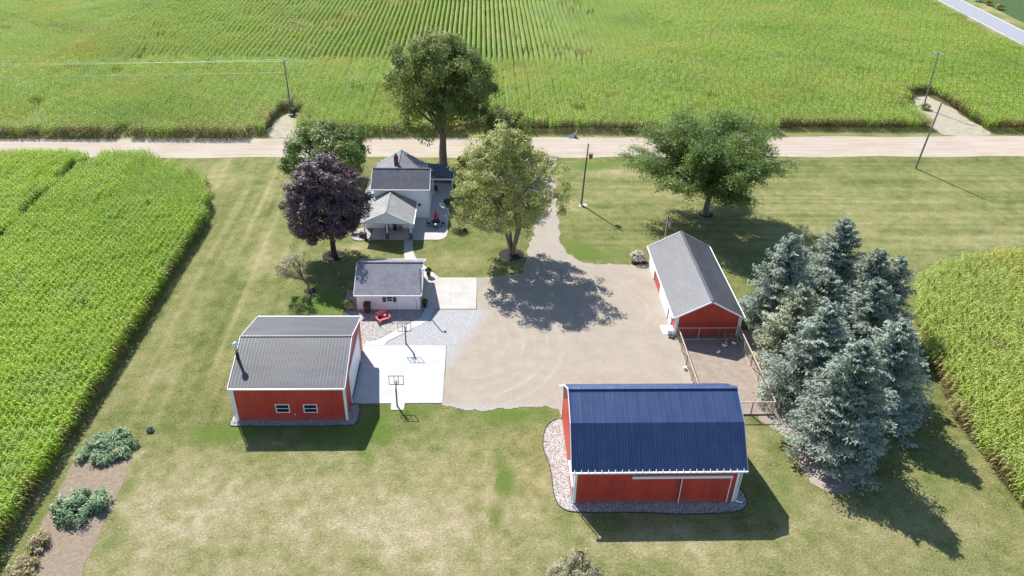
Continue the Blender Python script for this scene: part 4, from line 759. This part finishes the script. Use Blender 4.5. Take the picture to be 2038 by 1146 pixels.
# ================================================================ trees
def lumpf(d, seed):
    r = np.random.default_rng(seed); s = np.zeros(len(d))
    for _ in range(7): k = r.normal(size=3)*2.6; s += np.cos(d@k+r.random()*6.28)/7**.5
    return s
def limbs(m, base, top, ends, r0, rng, bend=.25):
    for e in ends:
        a = np.array(top); b = np.array(e); t0 = rng.uniform(0, 1); a = np.array(base)*(1-t0)+a*t0
        mid = a*.5+b*.5+rng.normal(size=3)*np.linalg.norm(b-a)*.08; mid[2] += -bend*np.linalg.norm((b-a)[:2])*.3
        m.tube([a, a*.7+mid*.3, mid, mid*.4+b*.6, b], [r0, r0*.8, r0*.55, r0*.32, r0*.1], 6)
def broadleaf(name, label, base, cx, zc, r, rz, trunk_r, mat, bark_, seed, nclump=230, cr=1.0, per=150, ls=.3, zmin=-.75, stems=1, fork=.35, group=None, hol=.45, flat=.7, lump=.16, up=.45, shape=1.0, cy=None, gaps=0, dark=.0):
    rng = np.random.default_rng(seed); bx, by = base; T = thing(name, label, 'tree', (bx, by, 0), group); cy = by if cy is None else cy; c = np.array((cx, cy, zc))
    d = rng.normal(size=(nclump*3, 3)); d /= np.linalg.norm(d, axis=1)[:, None]; d = d[d[:, 2] > zmin][:nclump]
    rad = hol+(1-hol)*rng.random(len(d))**.45; rad *= 1+lump*lumpf(d, seed)
    if shape != 1.0: w = np.where(d[:, 2] > 0, 1-(1-shape)*np.clip(d[:, 2], 0, 1)**1.5, 1.0)
    else: w = np.ones(len(d))
    C = c+d*rad[:, None]*np.stack([r*w, r*w, np.full(len(d), rz)], 1)*(1-cr*.45/r)
    if gaps: keep = lumpf(d*1.6, seed+9) > -1.3+gaps; C, d = C[keep], d[keep]
    n = len(C); cl = rng.normal(size=(n, per, 3)); cl = cl/np.linalg.norm(cl, axis=2)[:, :, None]*(rng.random((n, per, 1))**.4); scl = cr*rng.uniform(.65, 1.25, (n, 1, 1))
    L = C[:, None, :]+cl*scl*np.array([1, 1, flat]); L = L.reshape(-1, 3); Nn = np.repeat(d, per, 0)*.55+cl.reshape(-1, 3)*.7+np.array([0, 0, up])+rng.normal(size=(n*per, 3))*.45
    lv = np.repeat(rng.random(n)*.55, per)+rng.random(n*per)*.45
    m = MB(); fz = max(.8, (zc-rz*.75)*.9 if zc-rz*.75 > 1 else zc*.35)
    lo = C[rng.permutation(n)[:34]]; cent = (bx*.6+cx*.4, by*.6+cy*.4, zc*.8)
    if stems == 1:
        m.tube([(bx, by, -.2), (bx, by, .25), (bx, by, fz*.6), ((bx*.8+cx*.2), by, fz), cent], [trunk_r*1.5, trunk_r*1.08, trunk_r*.92, trunk_r*.8, trunk_r*.3], 10); limbs(m, ((bx*.8+cx*.2), by, fz), cent, lo, trunk_r*.45, rng)
    else:
        for k in range(stems):
            a = 6.28*k/stems+.4; q = (bx+math.cos(a)*fz*.28, by+math.sin(a)*fz*.28, fz); q2 = (cx+math.cos(a)*r*.35, cy+math.sin(a)*r*.35, zc)
            m.tube([(bx+math.cos(a)*.15, by+math.sin(a)*.15, -.2), (bx+math.cos(a)*.2, by+math.sin(a)*.2, .6), q, q2], [trunk_r*.8, trunk_r*.6, trunk_r*.5, trunk_r*.18], 8); limbs(m, q, q2, lo[k::stems], trunk_r*.28, rng)
    m.build('trunk', bark_, T, True); leafmesh('crown', L, Nn, ls*rng.uniform(.6, 1.3, len(L)), lv, mat, rng, .62, None, 'd', T, (bx, by, 0)); return T
broadleaf('maple_tree', 'tallest tree, a dense dark green maple beside the farmhouse and the road', (-5.94, 114.2), -5.6, 12.7, 8.1, 10.9, .62, 'lf_maple', 'bark', 3, 470, 1.25, 140, .34, -.68, 1, .35, None, .25, .8, .24, .35, .84)
broadleaf('leafy_tree', 'low wide glossy green tree between the road and the purple leaved tree', (-22.75, 107.6), -22.75, 5.1, 6.6, 3.9, .3, 'lf_round', 'bark', 4, 230, 1.0, 130, .30, -.75, 1, .3, None, .5, .8, .20)
broadleaf('purple_maple', 'dark purple leaved maple on a mulch ring west of the house porch', (-18.5, 85.7), -18.95, 7.3, 5.6, 5.6, .34, 'lf_purple', 'bark_dark', 5, 340, .85, 150, .27, -.85, 1, .3, None, .4, .75, .20, .45, .74)
broadleaf('yellowing_tree', 'pale yellowish green tree with several bare stems beside the driveway', (4.0, 86.1), 3.0, 10.3, 7.0, 7.0, .36, 'lf_yellow', 'bark_warm', 6, 430, .82, 100, .28, -.88, 4, .3, None, .3, .75, .20, .45, .66)
broadleaf('background_maple', 'dark green tree half hidden behind the pale yellowish tree at the roadside', (3.6, 114.5), 4.0, 5.2, 4.0, 4.9, .25, 'lf_maple', 'bark', 7, 130, 1.0, 120, .30)
broadleaf('dusty_tree', 'small sparse greyish ornamental tree leaning over the lawn left of the garage', (-20.1, 77.3), -21.7, 3.3, 2.2, 2.2, .11, 'lf_silver', 'bark_warm', 8, 52, .50, 60, .17, -.7, 1, .3, None, .5, .6, .3, .45, 1, None, .9)
broadleaf('variegated_tree', 'small pale leaved tree top cut off by the bottom edge of the photo', (7.1, 35.6), 6.95, 2.3, 2.25, 2.1, .12, 'lf_silver', 'bark_warm', 9, 130, .42, 90, .15, -.7, 1, .3, None, .4, .8, .2)
# honey locust: layered feathery boughs
def locust():
    rng = np.random.default_rng(12); bx, by = 31.7, 97.4; T = thing('locust_tree', 'wide feathery green locust tree on the right lawn with a bare twiggy right side', 'tree', (bx, by, 0)); m = MB(); twig = MB()
    m.tube([(bx, by, -.2), (bx, by, .3), (bx+.05, by, 1.8), (bx+.1, by, 3.0)], [.62, .46, .40, .38], 12); Ls, Ns, Us, V = [], [], [], []
    for b in range(64):
        az = b*2.399+rng.normal()*.25; tier = rng.random(); R = 11.3*(.14+.86*rng.random()**.55); z = 5.6+10.2*tier**.65*(1-.45*(R/11.3)**2)+rng.normal()*.4; R *= math.sqrt(max(.25, 1-.55*tier**3))
        ux, uy = math.cos(az), math.sin(az); z = max(z, 7.6) if (uy < -.15 and abs(ux) < .93) else z; s = np.array((bx+.1, by, 3.2)); e = np.array((bx-1.0*0+ux*R-.6, by+uy*R, z)); mid = s*.45+e*.55+np.array((0, 0, .9)); m.tube([s, s*.6+mid*.4, mid, e], [.20*(.6+R/14), .14, .075, .02], 6)
        bare = ux > .80 and abs(uy) < .6 and R > 5 and rng.random() < .6
        for q in range(13):
            t = .30+.7*(q+rng.random())/13; base = (s*.6+mid*.4)*(1-t)**2+2*t*(1-t)*mid+t*t*e; sd = rng.choice((-1, 1))*rng.uniform(.3, 1.2); a2 = az+sd; ln = rng.uniform(1.2, 2.6); d2 = np.array((math.cos(a2), math.sin(a2), rng.uniform(-.35, .25))); tip = base+d2*ln+np.array((0, 0, -.25*ln)); m.tube([base, base*.5+tip*.5+np.array((0, 0, .12)), tip], [.03, .02, .006], 4)
            if bare:
                for _ in range(3): t3 = base+(tip-base)*rng.random(); twig.tube([t3, t3+np.array((rng.normal()*.6, rng.normal()*.6, -rng.random()*.9))], [.016, .006], 3)
                if rng.random() < .7: continue
            nl = 125; tt = rng.random(nl)**.8; P = base+(tip-base)*tt[:, None]*1.1+np.stack([rng.normal(size=nl)*.42, rng.normal(size=nl)*.42, rng.normal(size=nl)*.13-.35*rng.random(nl)**3], 1)
            Ls.append(P); Ns.append(np.array([0, 0, 1.])+rng.normal(size=(nl, 3))*.5); Us.append(np.tile(d2, (nl, 1))+rng.normal(size=(nl, 3))*.6); V.append(rng.random()*.6+rng.random(nl)*.4)
        if not bare:
            nl = 150; Ls.append(e+rng.normal(size=(nl, 3))*np.array((.75, .75, .3))); Ns.append(np.array([0, 0, 1.])+rng.normal(size=(nl, 3))*.5); Us.append(rng.normal(size=(nl, 3))); V.append(rng.random()*.5+rng.random(nl)*.5)
        if not bare and z < 8 and R > 6 and abs(ux) > .55:
            for _ in range(5):
                q = e+np.array((rng.normal()*.9, rng.normal()*.9, 0)); nl = 45; tt = rng.random(nl); P = q+np.stack([rng.normal(size=nl)*.16, rng.normal(size=nl)*.16, -tt*rng.uniform(1, 2.4)], 1); Ls.append(P); Ns.append(rng.normal(size=(nl, 3))); Us.append(np.tile((0, 0, -1.), (nl, 1))+rng.normal(size=(nl, 3))*.4); V.append(rng.random(nl)*.7)
    m.build('trunk', 'bark', T, True); twig.build('bare_twig', 'bark', T); L = np.concatenate(Ls); leafmesh('crown', L, np.concatenate(Ns), .34*rng.uniform(.6, 1.3, len(L)), np.concatenate(V), 'lf_locust', rng, .38, np.concatenate(Us), 'd', T, (bx, by, 0))
locust()
# blue spruces
def spruce(label, x, y, h, r, seed, mat='lf_spruce'):
    r *= 1.13
    rng = np.random.default_rng(seed); T = thing('blue_spruce', label, 'spruce tree', (x, y, 0), 'blue spruces in the grove'); m = MB(); m.tube([(x, y, -.2), (x, y, 1), (x, y, h*.6), (x, y, h*.99)], [.26, .2, .1, .015], 8)
    Ls, Ns, Us, V = [], [], [], []; nw = int(h*2.3)
    for w in range(nw):
        f = (w+.3)/nw; z0 = 1.9 if h > 12 else .5; z = z0+(h-z0-.05)*f; R = r*(1-f)**.68*(.86+.26*rng.random())+.14; nb = max(5, int((11+seed % 4)*(1-f*.55)))
        for b in range(nb):
            az = 6.283*(b+rng.random()*.75)/nb+w*.9; ln = R*rng.uniform(.55, 1.22)*(1+.12*math.sin(az*3+seed*1.7+z*.8)); ux, uy = math.cos(az), math.sin(az); dz = -.22*(1-f)+.35*f**2; lift = .28*ln; n = int(52*ln+14)
            t = rng.random(n)**.62; side = rng.normal(size=n)*(.07+.17*ln*(1-.55*t)*(t+.25)); zz = z+dz*ln*t*1.5+lift*t**2*.55-.10*ln*np.sin(t*9+b)*.25; P = np.stack([x+ux*ln*t-uy*side, y+uy*ln*t+ux*side, zz-np.abs(side)*.30+rng.normal(size=n)*.055-rng.random(n)**3*.25], 1)
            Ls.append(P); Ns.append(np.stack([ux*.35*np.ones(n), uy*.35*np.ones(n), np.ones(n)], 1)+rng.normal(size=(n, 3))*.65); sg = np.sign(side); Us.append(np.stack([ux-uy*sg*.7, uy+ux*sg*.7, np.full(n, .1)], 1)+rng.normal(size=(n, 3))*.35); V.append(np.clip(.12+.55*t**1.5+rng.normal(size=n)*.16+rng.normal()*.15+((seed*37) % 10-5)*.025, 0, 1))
            if rng.random() < .75: m.tube([(x, y, z-.1), (x+ux*ln*.5, y+uy*ln*.5, z+dz*ln*.75+.02), (x+ux*ln*.9, y+uy*ln*.9, z+dz*ln*1.3+lift*.3)], [.035, .02, .008], 4)
    n = 60; P = np.stack([x+rng.normal(size=n)*.06, y+rng.normal(size=n)*.06, h-rng.random(n)*.9], 1); Ls.append(P); Ns.append(rng.normal(size=(n, 3))); Us.append(np.tile((0, 0, 1.), (n, 1))+rng.normal(size=(n, 3))*.5); V.append(rng.random(n)*.5+.3)
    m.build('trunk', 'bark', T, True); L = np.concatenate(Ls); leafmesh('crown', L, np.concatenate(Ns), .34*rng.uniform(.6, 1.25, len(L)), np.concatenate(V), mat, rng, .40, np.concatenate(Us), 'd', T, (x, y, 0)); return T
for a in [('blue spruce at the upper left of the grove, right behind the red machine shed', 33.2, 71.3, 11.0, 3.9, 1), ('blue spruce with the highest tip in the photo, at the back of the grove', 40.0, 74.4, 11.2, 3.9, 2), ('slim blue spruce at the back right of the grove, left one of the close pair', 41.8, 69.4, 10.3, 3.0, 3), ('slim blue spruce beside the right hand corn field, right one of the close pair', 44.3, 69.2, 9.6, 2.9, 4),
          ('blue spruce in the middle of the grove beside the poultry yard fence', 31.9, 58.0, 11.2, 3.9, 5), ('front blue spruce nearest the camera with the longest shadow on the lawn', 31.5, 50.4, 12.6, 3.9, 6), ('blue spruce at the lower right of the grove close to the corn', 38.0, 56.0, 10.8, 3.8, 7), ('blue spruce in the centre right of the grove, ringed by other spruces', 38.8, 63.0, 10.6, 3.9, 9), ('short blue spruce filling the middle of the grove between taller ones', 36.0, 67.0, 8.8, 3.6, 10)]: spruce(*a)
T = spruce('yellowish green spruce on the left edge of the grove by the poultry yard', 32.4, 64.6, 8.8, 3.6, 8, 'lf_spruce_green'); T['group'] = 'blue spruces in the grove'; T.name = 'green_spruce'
# garden plants
def veg(nm, label, poly, n, hgt, size, mat, seed, cat='vegetable row'):
    rng = np.random.default_rng(seed); xs, ys = zip(*poly); P = []
    while len(P) < n:
        q = np.array((rng.uniform(min(xs), max(xs)), rng.uniform(min(ys), max(ys))))
        if inside(poly, q[:1], q[1:])[0]: P.append(q)
    Ls, Ns, V = [], [], []
    for q in P:
        h = hgt*rng.uniform(.45, 1.2); r = rng.uniform(.24, .52)*(.6+.5*hgt); k = int(130*r/.4); d = rng.normal(size=(k, 3)); d /= np.linalg.norm(d, axis=1)[:, None]; d[:, 2] = np.abs(d[:, 2]); rad = rng.random(k)**.4
        st = rng.normal(size=(9, 3)); st[:, 2] = np.abs(st[:, 2])+.3; st /= np.linalg.norm(st, axis=1)[:, None]; d = d*.55+st[rng.integers(0, 9, k)]*.75
        Ls.append(np.array((q[0], q[1], .05))+d*rad[:, None]*np.array((r*1.25, r*1.25, h))); Ns.append(d+np.array((0, 0, .6))+rng.normal(size=(k, 3))*.5); V.append(rng.random()*.55+rng.random(k)*.5)
    L = np.concatenate(Ls); o = leafmesh(nm, L, np.concatenate(Ns), size*rng.uniform(.5, 1.4, len(L)), np.concatenate(V), mat, rng, .5); return props(o, label, cat, 'planted patches in the garden')
veg('vegetable_patch', 'blue green vegetable patch at the far end of the garden beside the corn', smooth_poly([(-35.2, 49.6), (-34.9, 52.6), (-33.4, 54.0), (-31.6, 53.6), (-30.4, 51.9), (-31, 50.4), (-32.2, 49.6), (-33.6, 49.1)], 1), 75, .62, .19, 'lf_veg', 3)
veg('vegetable_patch', 'taller bushy green vegetable patch in the middle of the bare garden soil', smooth_poly([(-34.6, 43.8), (-34.0, 45.9), (-32.3, 46.3), (-30.7, 46.2), (-30.3, 45.2), (-31.3, 43.6), (-32.2, 42.6), (-33.2, 43.1)], 1), 48, .95, .22, 'lf_veg', 4)
veg('dry_crop_row', 'narrow row of dry yellowed plants at the near left of the garden', [(-34.2, 42.2), (-33.6, 42.3), (-33.3, 38.6), (-34.2, 36.5), (-35.0, 37)], 34, .85, .18, 'lf_dry', 5)

# ================================================================ corn
def corn_mesh(name, seed, rows, length, sp, brown, nl=9, seg=3, wide=1.0, lf=1.0, mat='corn', rsp=.76):
    rng = np.random.default_rng(seed); V, Q, lv, br = [], [], [], []
    def strip(pts, wid, side, l, b):
        b0 = len(V)
        for q, w in zip(pts, wid): V.append(q-side*w/2); V.append(q+side*w/2); lv.extend((l, l)); br.extend((b, b))
        for i in range(len(pts)-1): Q.append((b0+2*i, b0+2*i+1, b0+2*i+3, b0+2*i+2))
    for r in range(rows):
        for k in range(int(length/sp)):
            x = (r-(rows-1)/2)*rsp+rng.normal()*.035; y = -length/2+(k+.5)*sp+rng.normal()*.03; h = 2.1+rng.normal()*.10; pa = rng.random()*6.28 if rng.random() < .6 else rng.normal()*.5
            strip([np.array((x, y, 0)), np.array((x, y, h))], (.03, .02), np.array((math.cos(pa), math.sin(pa), 0)), .25, min(1, brown+.25))
            for j in range(nl):
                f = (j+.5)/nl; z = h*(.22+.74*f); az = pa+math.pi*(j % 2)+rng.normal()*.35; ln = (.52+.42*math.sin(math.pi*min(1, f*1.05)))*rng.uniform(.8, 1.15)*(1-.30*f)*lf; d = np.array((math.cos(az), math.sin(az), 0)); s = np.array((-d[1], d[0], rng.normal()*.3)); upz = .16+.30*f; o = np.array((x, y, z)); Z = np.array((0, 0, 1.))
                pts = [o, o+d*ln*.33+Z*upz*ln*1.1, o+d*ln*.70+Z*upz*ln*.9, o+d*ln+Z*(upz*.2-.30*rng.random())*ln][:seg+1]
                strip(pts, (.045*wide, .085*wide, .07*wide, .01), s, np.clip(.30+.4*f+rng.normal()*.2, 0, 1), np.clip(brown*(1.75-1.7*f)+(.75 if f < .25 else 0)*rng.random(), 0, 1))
            for j in range(3): a = rng.random()*6.28; d = np.array((math.cos(a)*.10, math.sin(a)*.10, .26)); o = np.array((x, y, h)); strip([o, o+d], (.02, .008), np.array((-d[1], d[0], 0))*10, .95, .35)
    me = meshnp(name, np.array(V), np.array(Q), mat); me.attributes.new('lv', 'FLOAT', 'POINT').data.foreach_set('value', np.array(lv, np.float32)); me.attributes.new('br', 'FLOAT', 'POINT').data.foreach_set('value', np.array(br, np.float32)); return bpy.data.objects.new(name, me)
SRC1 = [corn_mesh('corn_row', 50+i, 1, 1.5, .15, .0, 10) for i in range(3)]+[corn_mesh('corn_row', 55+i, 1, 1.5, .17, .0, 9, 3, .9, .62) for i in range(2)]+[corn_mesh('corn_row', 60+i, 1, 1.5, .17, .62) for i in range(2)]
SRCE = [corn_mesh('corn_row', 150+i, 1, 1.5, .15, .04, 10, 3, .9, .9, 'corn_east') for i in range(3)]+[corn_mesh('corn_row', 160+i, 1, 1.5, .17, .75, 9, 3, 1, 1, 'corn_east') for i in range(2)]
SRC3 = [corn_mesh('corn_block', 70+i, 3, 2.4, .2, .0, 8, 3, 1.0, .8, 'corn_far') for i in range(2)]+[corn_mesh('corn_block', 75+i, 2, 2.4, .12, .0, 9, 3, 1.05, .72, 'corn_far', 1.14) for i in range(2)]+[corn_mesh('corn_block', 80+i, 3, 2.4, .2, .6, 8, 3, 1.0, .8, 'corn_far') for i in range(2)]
def scatter(name, pts, rot, scl, idx, srcs, label, cat):
    me = bpy.data.meshes.new(name); me.vertices.add(len(pts)); me.vertices.foreach_set('co', np.ascontiguousarray(pts, np.float32).ravel())
    for a, tp, v in (('rz', 'FLOAT', rot), ('sc', 'FLOAT', scl), ('ix', 'INT', idx)): me.attributes.new(a, tp, 'POINT').data.foreach_set('value', np.asarray(v, np.float32 if tp == 'FLOAT' else np.int32))
    o = bpy.data.objects.new(name, me); COL.objects.link(o); props(o, label, cat, None, 'stuff')
    ng = bpy.data.node_groups.new(name, 'GeometryNodeTree'); ng.interface.new_socket('Geometry', in_out='INPUT', socket_type='NodeSocketGeometry'); ng.interface.new_socket('Geometry', in_out='OUTPUT', socket_type='NodeSocketGeometry')
    nd = ng.nodes; gi = nd.new('NodeGroupInput'); go = nd.new('NodeGroupOutput'); j = nd.new('GeometryNodeJoinGeometry'); L = ng.links.new
    def at(a, tp): x = nd.new('GeometryNodeInputNamedAttribute'); x.data_type = tp; x.inputs[0].default_value = a; return x.outputs[0]
    cx = nd.new('ShaderNodeCombineXYZ'); L(at('rz', 'FLOAT'), cx.inputs[2]); cs = nd.new('ShaderNodeCombineXYZ'); sc = at('sc', 'FLOAT'); [L(sc, cs.inputs[i]) for i in (2,)]; cs.inputs[0].default_value = 1; cs.inputs[1].default_value = 1; ix = at('ix', 'INT')
    for i, s in enumerate(srcs):
        cmp_ = nd.new('FunctionNodeCompare'); cmp_.data_type = 'INT'; cmp_.operation = 'EQUAL'; L(ix, cmp_.inputs['A'] if cmp_.inputs['A'].type == 'INT' else cmp_.inputs[2]); cmp_.inputs[3].default_value = i
        oi = nd.new('GeometryNodeObjectInfo'); oi.inputs[0].default_value = s; oi.inputs[1].default_value = True; ip = nd.new('GeometryNodeInstanceOnPoints')
        L(gi.outputs[0], ip.inputs['Points']); L(cmp_.outputs[0], ip.inputs['Selection']); L(oi.outputs['Geometry'], ip.inputs['Instance']); L(cx.outputs[0], ip.inputs['Rotation']); L(cs.outputs[0], ip.inputs['Scale']); L(ip.outputs[0], j.inputs[0])
    L(j.outputs[0], go.inputs[0]); md = o.modifiers.new('scatter', 'NODES'); md.node_group = ng; return o
def field(name, poly, label, x0, x1, y0, y1, step, dx, srcs, ngreen, seed, browned, ew=None, hole=None, narrow=None, nn=0):
    rng = np.random.default_rng(seed); xs = np.arange(x0, x1, dx); ys = np.arange(y0, y1, step); X, Y = np.meshgrid(xs, ys); X = X.ravel(); Y = Y.ravel(); R = np.zeros(len(X))
    if ew is not None:    # headland: rows along the road
        k = ew(X, Y); X, Y, R = X[~k], Y[~k], R[~k]; xs = np.arange(x0, x1, step); ys = np.arange(y0, y1, dx); X2, Y2 = np.meshgrid(xs, ys); X2, Y2 = X2.ravel(), Y2.ravel(); k = ew(X2, Y2); X = np.concatenate([X, X2[k]]); Y = np.concatenate([Y, Y2[k]]); R = np.concatenate([R, np.full(k.sum(), math.pi/2)])
    k = inside(poly, X, Y)
    if hole is not None: k &= ~hole(X, Y)
    X, Y, R = X[k], Y[k], R[k]; n = len(X); ed = edge_dist(poly, X, Y); gap = rng.random(n) < .004; ix = rng.integers(0, ngreen, n); bz = browned(X, Y, ed) > rng.random(n)
    if narrow is not None: q = narrow(X, Y); ix[q] = ngreen+rng.integers(0, nn, q.sum())
    ix[bz] = ngreen+nn+rng.integers(0, len(srcs)-ngreen-nn, bz.sum())
    sc = .90+.22*vnoise(X, Y, 9, seed)+.10*vnoise(X, Y, 2.2, seed+1)+rng.normal(size=n)*.035; R = R+np.where(rng.random(n) < .5, math.pi, 0); k = ~gap
    return scatter(name, np.stack([X, Y, np.zeros(n)], 1)[k], R[k], sc[k], ix[k], srcs, label, 'corn field')
WF = [(-36.55, 12), (-36.55, 90), (-37.2, 97), (-39.0, 103.5), (-42, 107.4), (-45.5, 110), (-49.8, 111.6), (-50.2, 114.4), (-112, 113.4), (-112, 12)]
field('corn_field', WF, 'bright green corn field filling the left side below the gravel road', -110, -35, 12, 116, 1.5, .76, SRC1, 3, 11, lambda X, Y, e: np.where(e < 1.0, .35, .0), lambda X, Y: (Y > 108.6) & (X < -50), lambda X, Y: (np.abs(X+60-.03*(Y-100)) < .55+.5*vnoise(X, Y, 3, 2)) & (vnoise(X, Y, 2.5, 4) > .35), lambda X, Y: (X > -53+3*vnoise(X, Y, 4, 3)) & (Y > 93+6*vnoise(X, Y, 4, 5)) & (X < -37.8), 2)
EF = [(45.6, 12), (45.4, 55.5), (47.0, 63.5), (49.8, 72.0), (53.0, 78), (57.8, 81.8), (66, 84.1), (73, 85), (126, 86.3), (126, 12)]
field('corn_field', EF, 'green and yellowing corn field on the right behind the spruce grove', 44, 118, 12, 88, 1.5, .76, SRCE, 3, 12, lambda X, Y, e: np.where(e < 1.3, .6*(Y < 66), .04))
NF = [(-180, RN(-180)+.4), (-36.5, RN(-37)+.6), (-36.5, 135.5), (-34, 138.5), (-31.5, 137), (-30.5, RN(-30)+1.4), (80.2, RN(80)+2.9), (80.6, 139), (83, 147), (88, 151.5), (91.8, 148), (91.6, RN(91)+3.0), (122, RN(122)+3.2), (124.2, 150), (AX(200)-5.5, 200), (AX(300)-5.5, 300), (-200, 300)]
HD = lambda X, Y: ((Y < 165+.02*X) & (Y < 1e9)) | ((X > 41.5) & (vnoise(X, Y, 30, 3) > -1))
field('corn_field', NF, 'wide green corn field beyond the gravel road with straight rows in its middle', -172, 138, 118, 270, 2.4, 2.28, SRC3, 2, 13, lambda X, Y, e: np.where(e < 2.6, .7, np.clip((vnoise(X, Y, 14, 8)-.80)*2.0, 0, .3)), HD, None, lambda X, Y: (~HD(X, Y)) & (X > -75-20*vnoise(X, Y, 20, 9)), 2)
